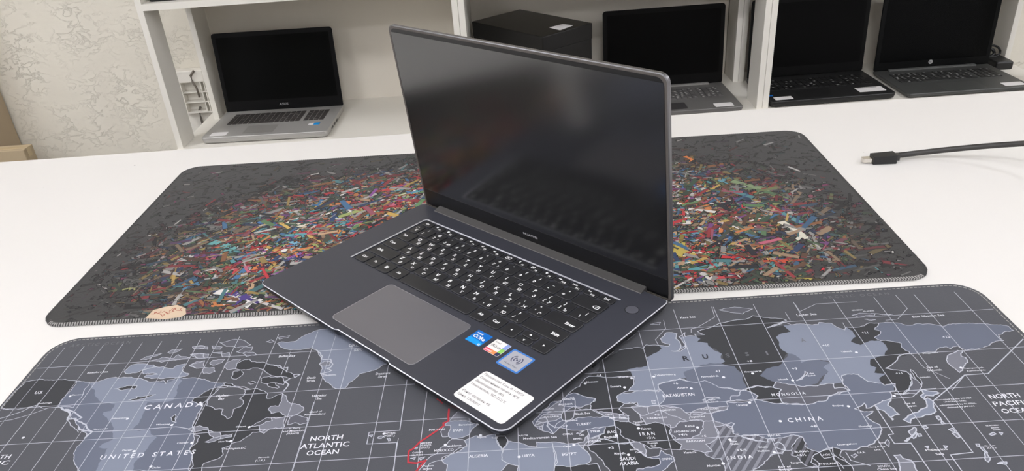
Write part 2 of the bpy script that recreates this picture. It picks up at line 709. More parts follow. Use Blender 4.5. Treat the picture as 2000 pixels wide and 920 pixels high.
def art_item(i):
    while True:
        x = rng.uniform(0.06, W1 - 0.06)
        y = rng.uniform(0.05, H1 - 0.06)
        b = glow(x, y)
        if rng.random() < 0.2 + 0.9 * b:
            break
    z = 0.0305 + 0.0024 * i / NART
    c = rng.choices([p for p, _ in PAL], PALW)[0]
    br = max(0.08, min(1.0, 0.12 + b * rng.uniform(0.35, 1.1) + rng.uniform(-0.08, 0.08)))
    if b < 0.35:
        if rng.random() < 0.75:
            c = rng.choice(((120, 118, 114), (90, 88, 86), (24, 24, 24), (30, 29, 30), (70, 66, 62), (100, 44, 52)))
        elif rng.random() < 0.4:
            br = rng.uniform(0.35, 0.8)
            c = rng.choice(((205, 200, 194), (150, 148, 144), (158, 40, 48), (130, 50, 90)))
    ang = rng.gauss(0.35, 0.8)
    k = rng.random()
    if k < 0.13 and b > 0.12:
        c2 = rng.choices([p for p, _ in PAL], PALW)[0]
        place(gun_shapes(rng), x, y, ang + rng.choice((0, math.pi)), rng.uniform(0.18, 0.42), c, br, z, rng.uniform(0.7, 1.2), (c2,))
    elif k < 0.45:
        ln = rng.uniform(0.08, 0.34) * (1 if b > 0.2 else 0.6)
        h = rng.uniform(0.04, 0.13)
        j = rng.uniform(-0.3, 0.3)
        place([[(-0.5, -h), (0.5, -h * (0.4 + rng.random())), (0.5 + j * h, h), (-0.5 + j * h, h * (0.4 + rng.random()))]], x, y, ang, ln, c, br, z, 1.0, (), rng.random() < 0.6)
    else:
        place(shard(rng), x, y, ang, rng.uniform(0.05, 0.17) * (1.0 if b > 0.2 else 0.6), c, br, z, 1.0, (), rng.random() < 0.6)


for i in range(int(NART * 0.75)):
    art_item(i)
# larger shapes that stand out in the print: image ends, colour, thickness
BIG = [((420, 470), (478, 498), (92, 160, 160), 1.6), ((480, 430), (572, 446), (58, 108, 170), 1.0), ((565, 432), (612, 452), (206, 196, 176), 1.3),
       ((430, 565), (552, 604), (214, 208, 204), 1.0), ((450, 568), (505, 592), (70, 52, 130), 1.5), ((700, 402), (728, 412), (196, 42, 52), 3.2),
       ((670, 428), (722, 442), (206, 52, 58), 1.0), ((560, 505), (608, 488), (140, 76, 160), 1.4), ((575, 470), (592, 490), (110, 170, 200), 1.8),
       ((355, 565), (405, 545), (70, 120, 156), 1.2), ((585, 455), (625, 470), (196, 160, 80), 1.3), ((520, 480), (560, 500), (198, 150, 66), 1.2),
       ((440, 520), (480, 535), (196, 54, 60), 1.0), ((640, 445), (690, 462), (206, 130, 60), 1.2), ((745, 372), (808, 352), (190, 70, 62), 1.0),
       ((240, 565), (282, 560), (150, 150, 92), 1.4), ((335, 560), (345, 520), (176, 140, 70), 0.7), ((300, 520), (330, 490), (150, 130, 130), 1.0),
       ((1530, 432), (1604, 486), (206, 200, 182), 1.3), ((1432, 352), (1540, 388), (120, 140, 98), 1.2), ((1410, 500), (1480, 510), (206, 44, 50), 1.5),
       ((1355, 480), (1405, 520), (212, 52, 56), 1.2), ((1398, 358), (1424, 346), (82, 140, 156), 2.4), ((1340, 305), (1364, 320), (206, 112, 50), 2.2),
       ((1362, 382), (1398, 430), (206, 120, 60), 0.8), ((1430, 430), (1500, 480), (78, 92, 74), 1.6), ((1345, 470), (1375, 440), (86, 140, 168), 1.5),
       ((1380, 455), (1470, 475), (60, 110, 170), 0.9), ((1480, 510), (1570, 508), (200, 70, 44), 0.8), ((1500, 490), (1560, 470), (110, 160, 100), 1.0),
       ((1600, 522), (1622, 530), (200, 40, 52), 3.0), ((1555, 543), (1604, 546), (176, 160, 70), 0.5), ((1352, 546), (1450, 540), (210, 60, 70), 0.9),
       ((1318, 520), (1335, 450), (196, 170, 70), 1.3), ((1320, 450), (1352, 465), (90, 160, 170), 1.5), ((1415, 385), (1445, 400), (180, 176, 170), 1.2)]
for i, (a, b, c, wd) in enumerate(BIG):
    A, B = atz(*a, 0.03), atz(*b, 0.03)
    d = B - A
    r2 = random.Random(100 + i)
    f2 = r2.uniform(0.55, 0.9)
    c2 = tuple(int(v * f2) for v in c)
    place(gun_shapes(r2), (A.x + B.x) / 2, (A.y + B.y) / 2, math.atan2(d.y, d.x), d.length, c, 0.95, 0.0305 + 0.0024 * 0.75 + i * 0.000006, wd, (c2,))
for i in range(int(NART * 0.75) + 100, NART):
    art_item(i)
# pale blob at the front rim
q = [atz(x, y, 0.03) for x, y in ((284, 622), (300, 606), (322, 600), (346, 596), (362, 602), (364, 614), (352, 620), (322, 624))]
art.cur = ink((206, 178, 148), 1)
art.flat([(p.x, p.y) for p in q], 0.0334)
art.cur = ink((170, 90, 70), 1)
rv = random.Random(3)
for k in range(9):
    x, y = 296 + k * 7, 614 - k
    pts = []
    for j in range(7):
        p = atz(x, y, 0.03)
        pts.append((p.x, p.y))
        x += rv.uniform(-1, 4)
        y += rv.uniform(-3.0, 2.2)
        y = min(max(y, 602), 619)
        x = min(max(x, 300), 360)
    art.strip(pts, 0.008, 0.0336)
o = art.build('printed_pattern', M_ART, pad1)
o['kind'] = 'stuff'

# ---- near pad with the world map
W2, H2 = 9.0911, 4.05
P2O = Vector((0.3548, -0.2559, 0))
P2A = 0.0153
pad2 = empty('mouse_pad', P2O, P2A)
prop(pad2, 'dark desk mat printed with a grey world map under the front of the laptop', 'mouse pad')
# local frame: x right, y toward the viewer is negative
m = MB()
R = [(0.012, 0.0), (0.0, 0.006), (0.0, 0.024), (0.008, 0.03)]
R2 = 0.27
m.rings([[(a, b, z) for a, b in rrect(i, W2 - i, -H2 + i, -i, R2 - i, 8)] for i, z in R], cap1=False)
m.build('rubber_edge', M_EDGE, pad2)
m = MB()
m.rings([[(a, b, z) for a, b in rrect(i, W2 - i, -H2 + i, -i, R2 - i, 8)] for i, z in ((0.006, 0.026), (0.02, 0.03))], cap0=False)
m.build('cloth_top', M_PAD2, pad2)
m = MB()
for p, d in stitch_path(W2, H2, R2, 0.04, 0.042):
    n = Vector((-d.y, d.x)) * 0.0045
    e = d * 0.014
    q = [p - e - n, p + e - n, p + e + n, p - e + n]
    m.rings([[(a.x, a.y - H2, 0.030) for a in q], [(a.x, a.y - H2, 0.0325) for a in q]], cap0=False)
o = m.build('stitching', M_STITCH, pad2)
o['kind'] = 'stuff'

CROP = dict(A=(0, 640), B=(0, 736), C=(350, 620), D=(350, 736), E=(700, 736), F=(1000, 736), G=(1150, 600), H=(1300, 736), I=(1500, 560), J=(1600, 650), K=(1600, 736))
c2a, s2a = math.cos(P2A), math.sin(P2A)


def padpt(x, y):
    P = atz(x, y, 0.03) - P2O
    return (c2a * P.x + s2a * P.y, -s2a * P.x + c2a * P.y)


def cp(k, x, y):
    return padpt(CROP[k][0] + x / 5.0, CROP[k][1] + y / 5.0)


SNAP = []


def parse(s):
    """'A:880,540 950,520 C:10,20' -> pad points"""
    out = []
    k = None
    fresh = []
    for tok in s.split():
        if tok[1] == ':':
            k = tok[0]
            tok = tok[2:]
        x, y = tok.split(',')
        p = cp(k, float(x), float(y))
        # neighbouring zones share the traced corners of their common border
        near = min(SNAP, key=lambda q: (q[0] - p[0]) ** 2 + (q[1] - p[1]) ** 2, default=None)
        if near and math.hypot(near[0] - p[0], near[1] - p[1]) < 0.028 and near not in out:
            p = near
        else:
            fresh.append(p)
        out.append(p)
    SNAP.extend(fresh)
    return out


def wiggle(pts, closed=True, amp=0.11, depth=3, minlen=0.03):
    """irregular coast between traced points; the same edge always gets the same course"""
    out = []
    n = len(pts)

    def rec(a, b, d):
        l = math.hypot(b[0] - a[0], b[1] - a[1])
        if d == 0 or l < minlen:
            return []
        lo, hi = (a, b) if a < b else (b, a)
        h = int(hashlib.md5(('%.3f,%.3f,%.3f,%.3f' % (lo[0], lo[1], hi[0], hi[1])).encode()).hexdigest()[:6], 16) / 0xffffff - 0.5
        nx, ny = -(hi[1] - lo[1]) / l, (hi[0] - lo[0]) / l
        mid = ((a[0] + b[0]) / 2 + nx * h * 2 * amp * l, (a[1] + b[1]) / 2 + ny * h * 2 * amp * l)
        return rec(a, mid, d - 1) + [mid] + rec(mid, b, d - 1)
    for i in range(n if closed else n - 1):
        a, b = pts[i], pts[(i + 1) % n]
        out.append(a)
        out += rec(a, b, depth)
    if not closed:
        out.append(pts[-1])
    return [(min(max(x, 0.03), W2 - 0.03), min(max(y, -H2 + 0.03), -0.03)) for x, y in out]


TONE = dict(L=(119, 125, 140), l=(112, 113, 122), M=(94, 99, 113), m=(86, 87, 95), K=(52, 53, 56), O=(74, 75, 80))
land = MB()
lines = MB()
lines.seen = set()
LV = 0.0004
REGS = []
HATCH = []


def region(tone, s, level=1, outline=True, w=0.006):
    p = wiggle(parse(s))
    REGS.append((level, len(REGS), tone, p))
    if outline:
        lines.strip(p, w, 0.0302 + 7 * LV, True)


def coast(s, w=0.006):
    lines.strip(wiggle(parse(s), False), w, 0.0302 + 7 * LV)


def border(s, w=0.006):
    lines.strip(wiggle(parse(s), False, 0.0), w, 0.0302 + 7 * LV)


# Americas
region('K', 'A:10,790 150,620 250,530 350,515 380,505 440,515 520,517 730,520 750,525 570,775 480,785 340,765 220,795 60,800')
region('m', 'A:750,525 880,540 720,780 640,775 570,775')
region('M', 'B:570,295 750,45 885,60 1050,20 1130,5 1160,20 1210,5 1450,50 1600,40 1620,70 1640,35 1750,10 1950,20 2000,25 2200,60 2100,160 1980,260 1960,330 1880,480 1900,600 1850,720 1880,800 1830,1000 800,1000 760,890 745,870 725,800 720,750 750,690 800,640 830,600 850,560 820,540 770,500 740,430 700,410 650,340 600,300')
region('L', 'B:885,65 1050,20 1130,5 1210,5 1450,50 1620,70 1750,12 1780,35 1690,230 1440,250 1370,420 1290,515 1460,520 1530,590 1480,640 1440,700 1310,840 1240,1000 900,1000 960,850 1020,780 1050,700 960,690 1000,655 1090,620 1110,600 1095,540 1110,500 1090,450 1050,410 1000,370 1010,345 1090,330 1120,270 1045,255 980,240 940,200 930,140 890,110', 2, False)
region('K', 'D:330,115 440,90 645,130 760,115 830,140 865,165 860,215 900,212 1010,165 1000,240 970,290 900,290 870,320 900,360 980,345 1040,390 860,400 760,450 700,490 780,480 790,540 720,545 660,590 590,635 520,650 490,680 420,700 430,760 395,795 240,850 190,1000 60,1000 130,760 110,710 180,640 200,580 150,570 125,495 150,430 200,380 230,285 125,245 140,215 250,150', 3)
region('O', 'D:380,110 330,160 300,210 270,285 350,320 430,320 420,375 470,415 515,390 530,320 600,295 630,260 625,235 590,215 640,180 645,130 700,125 560,95 480,100 440,110', 4)
region('l', 'D:1010,165 1050,220 1085,260 1130,265 1215,300 1215,330 1150,370 1060,395 1040,390 980,345 900,360 870,320 900,290 970,290 1000,240', 4)
region('l', 'D:900,405 1020,395 1020,440 1030,490 990,505 890,510 830,555 815,545 840,520 790,520 785,470 850,440 910,430', 4)
region('m', 'D:1080,400 1180,370 1250,400 1260,450 1180,470 1130,450 1060,470', 4)
for s in ('D:90,510 200,480 280,500 285,525 240,520 150,540', 'D:290,540 400,545 410,580 340,600 310,580', 'D:255,640 310,605 410,590 400,610 290,645', 'D:410,570 500,570 520,560 510,590 420,595'):
    region('l', s, 5)
for s in ('A:1120,600 1200,585 1240,570 1340,570 1320,600 1250,600 1180,615', 'A:1250,710 1340,690 1330,675 1380,680 1520,655 1480,670 1400,695 1300,715', 'B:1670,400 1700,380 1715,370 1720,450 1690,440'):
    region('K', s, 4)
for s in ('A:1210,435 1290,365 1400,355 1500,365 1530,385 1460,400 1400,410 1340,440 1260,455',
          'A:1390,430 1410,405 1540,385 1640,400 1690,405 1720,375 1810,355 1780,400 1790,430 1850,455 1810,480 1700,490 1600,500 1480,500 1410,485 1430,465 1540,458 1400,455'):
    region('L', s, 4)
for s in ('A:1375,315 1430,285 1580,255 1540,275 1430,315', 'A:1470,325 1590,290 1700,300 1740,265 1770,285 1860,295 1760,315 1580,340',
          'A:1640,245 1680,220 1780,210 1740,235 1660,255', 'A:1880,190 1960,175 2000,185 1990,205 1890,205', 'A:1860,265 1990,255 2000,300 1900,290', 'A:1850,370 2000,325 2000,390 1920,400',
          'C:105,465 190,430 270,430 270,480 190,500 130,485', 'C:300,445 330,420 450,410 420,440 330,470', 'C:230,510 280,485 340,490 350,530 300,550 240,550',
          'C:440,490 470,440 530,415 600,410 560,460 550,505 470,515', 'C:330,345 420,340 410,355', 'C:420,350 490,345 480,390 425,390', 'C:120,370 200,355 290,360 280,395 180,400',
          'C:130,285 280,290 280,315 150,310', 'C:320,280 420,290 400,315 330,310'):
    region('l', s, 4)
for s in ('C:400,250 520,220 640,230 700,270 640,290 560,300 460,285', 'C:560,340 640,300 720,290 700,330 620,350', 'C:620,360 740,350 760,370 660,385', 'C:850,240 900,220 930,235 890,250', 'C:960,200 1080,180 1060,200 980,215'):
    region('m', s, 4)
region('K', 'C:560,510 570,470 600,435 640,415 690,410 710,435 760,440 830,440 900,465 970,490 1050,535 1120,560 1130,590 1080,600 1000,580 900,570 870,550 830,520 780,500 720,495 690,510 610,515', 4)
for s in ('C:510,595 530,530 590,520 630,545 600,580 560,605', 'C:800,600 830,585 920,585 970,590 1030,630 1020,660 930,640 860,650 800,640', 'C:850,660 920,655 980,685 960,695 870,675', 'C:670,645 720,625 750,635 700,655',
          'C:430,680 470,630 520,650 560,665 540,680 480,690'):
    region('K', s, 5)
coast('C:690,440 760,450 830,435 900,450 980,470 1000,500 1060,490 1050,520 1110,545 1180,560 1150,590 1100,610 1060,620 1070,660 1040,700 1020,720', 0.012)
coast('C:780,510 830,530 870,560 900,575 980,585 1050,610', 0.008)
region('L', 'C:1090,320 980,280 960,255 1000,240 1150,230 1200,190 1340,130 1450,110 1800,200 2300,250 2200,400 1990,465 1900,520 1820,540 1760,555 1720,600 1660,640 1620,695 1560,700 1500,685 1430,630 1400,580 1380,550 1400,500 1370,460 1390,410 1365,370 1340,320 1290,300', 3)
region('l', 'C:1370,460 1420,430 1480,440 1470,470 1400,480', 5)
coast('C:1340,320 1400,380 1390,410 1480,410 1500,460 1480,490 1440,500 1490,520 1400,540 1530,565 1390,575', 0.01)
coast('B:600,300 680,350 660,420 740,410 730,450 800,480 780,520 900,540 860,580', 0.016)
coast('B:640,320 760,370 800,400 760,430 840,470 880,530', 0.012)
border('B:0,440 120,420 300,370 480,310 580,305', 0.006)
coast('B:0,410 100,380 220,340 330,290 380,270', 0.008)
coast('B:660,430 690,480 770,545', 0.006)
border('B:900,545 1250,525 1720,490 1860,505', 0.007)
# Europe, Africa, Near East
region('L', 'E:835,480 880,435 1000,430 1080,440 1170,465 1105,520 1080,570 990,600 920,605 880,585 890,530 900,480')
region('m', 'E:830,485 900,475 885,530 880,590 825,590 805,540', 2)
region('l', 'E:880,435 1000,430 1060,425 1080,400 1250,395 1500,340 1650,300 1800,250 1900,100 1500,60 1200,200 1000,330', 1)
region('M', 'E:1890,250 1800,330 1700,440 1720,480 1800,530 1900,560 2100,400 2100,200', 1)
region('L', 'E:815,820 1000,720 1060,680 1040,625 1140,580 1340,560 1350,620 1390,690 1410,740 1400,810 1470,850 1300,1000 870,1000 870,860')
region('m', 'E:660,820 770,750 800,700 900,620 930,610 1040,625 1060,680 980,700 930,740 820,790 800,845 690,855 680,1000 560,1000')
region('m', 'E:690,855 800,845 870,860 870,1000 680,1000')
region('K', 'E:1350,590 1430,580 1460,630 1430,690 1410,710 1350,620', 2)
region('L', 'E:1410,700 1450,650 1560,645 1700,685 1740,690 1740,640 1890,640 1900,690 1920,1000 1560,1000 1560,870 1470,850 1400,810 1410,740')
region('L', 'F:400,650 540,660 640,650 700,710 770,800 770,825 720,855 420,870 405,700')
region('K', 'F:420,870 720,855 830,850 870,1000 420,1000')
region('l', 'F:210,460 270,410 310,370 400,345 500,345 480,400 430,430 350,440 300,450 330,540 260,490')
for s in ('F:240,440 300,430 400,420', 'F:300,380 420,375 480,370', 'F:220,470 330,450 360,500', 'F:270,410 330,395 330,440', 'F:340,480 360,520 400,540', 'F:380,450 420,500', 'F:320,520 300,480 250,470'):
    coast(s, 0.009)
region('M', 'F:480,240 540,180 600,160 640,165 690,190 760,210 815,215 810,240 760,270 680,300 600,295 510,290 460,270', 2)
region('l', 'F:300,340 350,320 430,260 480,240 460,270 510,290 500,340 400,345', 1)
region('K', 'F:560,170 750,0 1200,0 1190,80 1140,140 1080,160 1020,200 1030,240 1100,265 1050,310 1080,350 1100,380 1050,370 990,360 900,350 840,345 770,320 780,270 820,220 690,190 620,160')
region('K', 'G:0,690 100,600 300,420 360,410 470,395 530,405 560,370 680,375 710,405 640,450 560,490 565,575 415,600 370,610 410,630 440,680 450,720 440,750 390,815 330,850 270,880 260,930 0,950', 1, False)
coast('G:300,420 360,410 470,395 530,405 560,370 680,375', 0.006)
region('M', 'F:440,460 500,430 600,425 740,395 860,400 940,390 1000,430 1000,480 910,490 820,510 740,515 700,530 580,525 480,500 450,490', 2)
region('O', 'F:465,395 510,330 600,310 680,325 760,330 880,370 895,385 860,400 740,395 600,420 500,420', 3)
region('l', 'F:840,345 990,360 1080,380 1140,380 1140,440 1060,440 1000,430 940,390 895,385', 3)
for s in ('F:940,390 980,410 1060,400 1140,410', 'F:960,410 1010,420 1040,440', 'F:1040,375 1060,410 1120,420'):
    coast(s, 0.009)
region('M', 'F:740,520 910,495 900,555 790,605 735,600 750,560', 2)
region('K', 'F:910,500 1005,485 1060,520 1055,565 1130,610 1150,645 1100,660 1000,640 900,610 850,605 845,575 905,545', 3)
region('l', 'F:735,605 845,590 870,620 790,650 740,680', 3)
region('l', 'F:640,650 700,640 740,570 755,575 715,660 700,710', 3)
region('m', 'F:630,555 690,540 660,560', 3)
region('K', 'F:1000,440 1100,440 1140,460 1220,480 1310,470 1400,445 1480,465 1550,500 1540,560 1600,600 1580,620 1660,670 1640,715 1500,715 1440,695 1350,705 1280,660 1200,635 1130,610 1055,565 1060,515 1010,480', 2)
region('K', 'F:730,690 790,650 900,615 1050,660 1160,670 1260,740 1320,790 1440,800 1440,860 1330,885 1220,905 1200,1000 970,1000 890,830 830,770 760,720', 2)
region('M', 'F:1330,770 1440,770 1455,720 1490,750 1580,790 1590,820 1540,860 1490,910 1380,1000 1200,1000 1220,905 1350,885 1440,860 1440,800', 3)
region('l', 'F:1130,640 1200,635 1260,680 1310,720 1340,770 1300,770 1230,720', 3)
region('L', 'F:1020,200 1080,160 1250,140 1430,150 1450,130 1500,180 1480,240 1430,280 1230,285 1160,250 1100,265 1030,240', 2)
region('M', 'H:-75,80 0,55 180,25 210,45 300,60 380,40 520,105 620,110 740,135 720,185 640,190 635,235 590,245 610,290 600,320 480,350 440,360 340,350 250,350 190,350 150,310 60,300 0,310 -70,280 -20,240 0,180 -50,130', 2)
region('O', 'F:1060,305 1110,265 1220,250 1230,290 1160,300 1210,340 1250,380 1260,430 1300,445 1310,470 1220,480 1140,450 1140,400 1080,350 1045,320', 4)
region('l', 'F:1160,300 1240,290 1330,290 1480,285 1620,310 1700,370 1740,380 1740,430 1640,440 1600,490 1560,495 1540,470 1470,455 1400,440 1310,470 1290,430 1250,400 1260,380 1220,340', 3)
for s in ('F:1330,290 1340,365 1260,375', 'F:1340,365 1450,330 1570,385 1700,430'):
    coast(s)
region('l', 'H:230,390 260,350 390,300 600,300 600,320 480,350 440,370 470,430 370,440 240,430', 3)
coast('H:250,360 300,345 390,350 340,375 270,370')
coast('H:360,230 390,210 520,205 530,215 420,225 400,245 370,240', 0.009)
region('m', 'H:50,500 100,495 160,450 240,430 340,420 370,440 360,490 370,510 340,560 250,605 90,615 60,560 40,530', 3)
region('l', 'H:90,620 250,605 340,560 370,510 380,450 470,430 580,470 480,490 520,540 500,595 440,650 390,660 460,730 380,745 310,725 140,720 170,680', 3)
INDIA = 'H:380,745 460,730 400,655 440,650 500,595 530,540 480,495 590,465 660,520 660,555 730,580 870,570 1000,610 1140,600 1250,570 1310,590 1250,660 1230,720 1170,720 1140,750 1040,760 950,860 860,905 840,1000 640,1000 560,850 540,800 480,805 400,775'
BURMA = 'H:1310,590 1340,595 1370,650 1360,680 1430,720 1500,740 1430,790 1420,840 1490,880 1380,875 1320,830 1280,780 1230,770 1230,720 1250,660'
region('m', INDIA, 2)
region('K', BURMA, 3)
region('K', 'H:1430,790 1530,735 1630,690 1720,720 1700,770 1820,880 1850,1000 1500,1000 1490,880 1420,840', 2)
for s in ('H:1530,735 1550,800 1650,770 1640,810 1700,850 1740,900', 'H:1640,700 1660,770 1760,830 1820,900', 'H:1440,790 1500,850 1490,880'):
    coast(s)


def inside(p, poly):
    c = False
    n = len(poly)
    for i in range(n):
        a, b = poly[i], poly[i - 1]
        if (a[1] > p[1]) != (b[1] > p[1]) and p[0] < (b[0] - a[0]) * (p[1] - a[1]) / (b[1] - a[1]) + a[0]:
            c = not c
    return c


def hatch(s, tone, w, gap, z):
    """diagonal stripes clipped to an outline"""
    poly = parse(s)
    land.cur = lin(tone)
    xs = [p[0] for p in poly]
    ys = [p[1] for p in poly]
    k = (min(xs) - min(-y for y in ys)) - 2
    step = 0.012
    c = min(xs) - max(ys) - 1
    while c < max(xs) - min(ys) + 1:
        run = None
        y = min(ys)
        while y <= max(ys) + step:
            x = c + y * 0.75 + 0.0
            ok = inside((x, y), poly)
            if ok and run is None:
                run = (x, y)
            if not ok and run is not None:
                HATCH.append((z, tone, run, (x, y), w))
                run = None
            y += step
        c += gap


hatch(INDIA, (122, 123, 132), 0.022, 0.072, 2)
hatch(BURMA, (92, 92, 100), 0.022, 0.072, 3)
for s in ('H:730,580 800,600 900,630 1000,640 1010,610', 'H:730,600 870,640 1000,650', 'H:1000,615 1050,600 1060,630', 'H:1060,660 1100,640 1150,670 1180,720 1120,750 1070,740', 'H:600,460 640,450 670,460 650,490', 'H:1080,690 1140,700 1120,730', 'H:480,490 600,470'):
    coast(s, 0.008)
# China, Mongolia, Russia
region('M', 'H:590,245 880,220 1110,265 1390,275 1570,235 1590,195 1800,135 1730,70 J:220,420 290,405 380,410 480,480 610,495 640,515 740,500 745,570 690,580 710,625 700,645 620,665 540,710 460,740 440,690 390,725 345,745 440,775 525,770 460,820 520,870 590,900 K:610,510 600,560 580,600 520,660 400,690 330,720 230,730 130,690 40,720 0,735 H:1430,720 1360,680 1370,640 1340,590 1250,570 1140,600 1000,600 870,570 730,575 660,555 650,500 600,460 500,430 440,365 600,320 610,290', 2, True, 0.008)
region('K', 'H:780,135 900,90 960,100 1050,105 1130,125 1110,175 1150,260 1110,265 910,215 900,190 840,155', 3, True, 0.009)
region('m', 'H:1050,105 1080,50 1200,75 1400,90 1550,75 1640,70 1650,115 1740,110 1800,135 1700,170 1590,200 1570,235 1390,275 1150,260 1110,175 1130,125', 3, True, 0.008)
region('M', 'H:640,235 640,190 720,185 740,135 780,135 840,155 900,190 910,215', 3)
region('L', 'G:560,490 640,450 710,405 690,375 780,385 790,365 715,345 700,310 760,250 860,260 850,310 890,350 900,390 940,380 910,320 880,290 940,290 1050,285 1090,310 1060,340 1160,350 1170,380 1220,420 1300,455 1290,500 1330,530 1290,550 1090,565 1060,600 1020,630 930,630 950,690 890,700 680,750 690,810 520,820 390,815 440,750 450,700 410,630 370,610 565,575', 2, False)
coast('G:680,375 780,385 790,365 715,345 700,310 760,250 860,260 850,310 890,350 905,390 880,425 810,430 890,435 945,400 940,360 910,320 880,290 940,250 960,290 1050,285 1030,265 1130,270 1060,240 1230,180 1280,160 1560,110 1600,85 1800,110 1930,130 1740,205 1850,165 1920,150', 0.007)
border('G:650,320 750,210 730,130', 0.005)
border('G:660,320 665,375', 0.005)
border('G:1000,250 1000,215 1060,200 1230,100 1200,0', 0.005)
region('O', 'G:800,430 860,425 900,410 915,370 945,375 940,400 890,435', 3)
region('M', 'G:930,630 1060,600 1090,565 1300,555 1420,575 1490,640 1500,700 1520,740 1550,790 1500,820 1290,790 1140,715 1060,735 960,710 950,690', 3, False)
coast('G:390,815 520,820 690,810 680,750 890,700 960,710 1060,735 1140,715 1290,790 1500,820 1660,765 1820,775 1840,730 1940,745', 0.009)
region('K', 'G:1060,240 1230,180 1280,160 1560,110 1600,85 1800,110 1930,130 1740,205 1900,180 1970,240 1830,290 1860,350 1890,420 1940,450 1900,520 1910,545 1850,580 1740,600 1730,690 1840,700 1820,775 1660,765 1520,815 1550,790 1500,720 1490,640 1430,575 1300,555 1330,530 1300,455 1170,380 1160,350 1060,335 1100,310 1060,285 1130,270', 1, False)
region('L', 'I:150,370 230,375 370,370 490,370 500,350 620,360 680,400 750,425 770,395 820,430 855,490 810,535 905,570 990,530 1100,530 1150,570 1165,620 1140,675 1000,710 1000,770 1060,790 1040,840 1150,850 1085,900 J:610,495 480,480 380,410 290,405 220,420 235,480 160,500 50,500 0,520 I:590,830 540,790 610,740 570,720 460,710 320,745 310,700 270,670 190,640 150,620 110,560 80,500 210,440', 2, False)
coast('I:0,405 150,350 230,375 370,370 490,370 500,350 620,360 680,400 750,425 770,395 840,400 940,385 990,355 1080,360 1150,350 1230,355 1360,380 1560,365 1700,390 1850,365 2000,360', 0.006)
region('M', 'I:80,930 -80,870 -20,800 100,770 150,720 190,680 190,640 270,670 310,700 320,745 460,710 600,740 540,790 590,830 500,920 400,970 200,955', 3, False)
region('O', 'I:280,920 340,880 360,830 380,840 370,870 330,905', 4, True, 0.009)
region('K', 'I:1080,360 1040,420 1100,440 1040,500 1090,520 990,525 905,570 810,535 855,490 820,430 770,395 840,400 940,385 990,355', 3, False)
region('K', 'I:1100,540 1300,555 1310,600 1380,640 1400,660 1280,680 1200,770 1150,800 1250,815 1350,830 1390,870 J:905,470 860,570 820,605 750,600 745,500 640,515 585,450 650,400 I:1040,840 1060,790 1000,770 1000,710 1140,675 1165,620 1150,570', 3, False)
coast('J:905,215 880,205 800,235 700,310 650,350 750,360 850,380 890,420 905,470 860,570 820,605 750,600', 0.008)
region('M', 'I:1080,360 1150,350 1230,355 1360,380 1560,365 1700,390 1850,365 2000,360 2200,375 2350,390 2400,430 2250,470 2300,530 2220,535 2100,600 1990,610 1940,625 1850,580 1780,610 1740,590 1670,600 1630,640 1480,650 1380,655 1380,630 1310,600 1300,555 1100,535 1040,500 1100,440 1040,420', 2)
region('l', 'J:1240,265 1250,235 1310,200 1350,175 1400,185 1385,230 1430,245 1450,290 1410,330 1400,370 1370,390 1290,330', 3, True, 0.008)
region('m', 'J:890,400 920,420 960,470 1000,530 950,600 830,600 880,540 905,480', 2)
region('K', 'J:890,360 930,390 990,460 1000,520 960,460', 3)
region('L', 'K:540,275 620,240 690,200 700,235 670,280 720,310 780,370 690,395 640,340 580,320', 2, True, 0.009)
region('L', 'K:1030,225 1060,210 1110,240 1115,300 1140,340 1090,370 1000,395 900,415 890,455 820,420 870,380 960,350 990,320 1050,300', 2, True, 0.01)
region('L', 'K:1000,125 1060,140 1140,145 1170,160 1110,190 1040,185 1020,210 990,190 1020,165', 2, True, 0.01)
region('m', 'K:640,650 665,615 685,640 680,685', 2)
region('l', 'K:730,770 790,765 820,800 900,820 930,880 1000,1000 830,1000 780,850', 2, True, 0.01)
region('m', 'K:310,770 350,755 375,770 340,795', 2)
region('m', 'I:820,280 900,260 1050,265 1040,285 880,300', 2)
region('m', 'I:1080,270 1220,270 1180,280', 2)
region('m', 'I:940,320 1050,325 1000,335', 2)
for s in ('G:1270,30 1400,5 1600,20 1500,70', 'G:600,170 700,150 690,175'):
    region('m', s, 2)
border('I:270,180 310,245 470,170 870,150', 0.005)
border('I:170,255 215,330', 0.005)
border('I:1245,85 1360,215 1265,320 1150,330', 0.005)
border('I:730,355 760,410', 0.005)
border('J:1990,65 1650,400 1420,415 1125,665', 0.009)
border('J:1420,415 1300,560', 0.006)
border('K:540,275 725,560 675,570 735,655 895,650 1080,920', 0.008)
border('K:1125,240 1500,740 1280,765 1390,920', 0.008)
border('K:700,205 910,200 965,115 1140,115', 0.006)
border('J:920,220 1020,340 1270,450', 0.005)
coast('K:590,480 605,520 600,570 580,600 520,660', 0.02)
border('K:260,740 310,820 500,870', 0.006)
# small islands and reefs drawn as pale blobs
for s in ('K:1140,390 1165,385 1190,420 1165,425', 'K:1190,450 1215,440 1230,460 1200,465', 'K:1300,555 1330,545 1375,590 1350,600', 'K:1265,520 1300,505 1345,540 1300,535', 'K:905,590 945,545 960,560 920,605', 'K:960,570 990,560 1000,580 970,585',
          'K:835,630 890,570 905,580 850,635', 'K:870,540 930,495 945,505 880,560', 'K:1005,495 1040,480 1060,500 1040,510', 'K:1570,690 1600,690 1640,740 1620,740', 'K:1620,740 1650,750 1670,800 1650,835 1625,820', 'K:1530,660 1560,660 1560,680 1540,680',
          'K:1660,565 1700,545 1725,560 1680,575', 'K:1755,545 1790,550 1780,570', 'K:1035,685 1065,680 1060,700', 'K:1215,675 1250,680 1230,700', 'K:1740,850 1830,835 1820,860', 'K:700,415 725,415 715,425'):
    region('l', s, 2, True, 0.009)
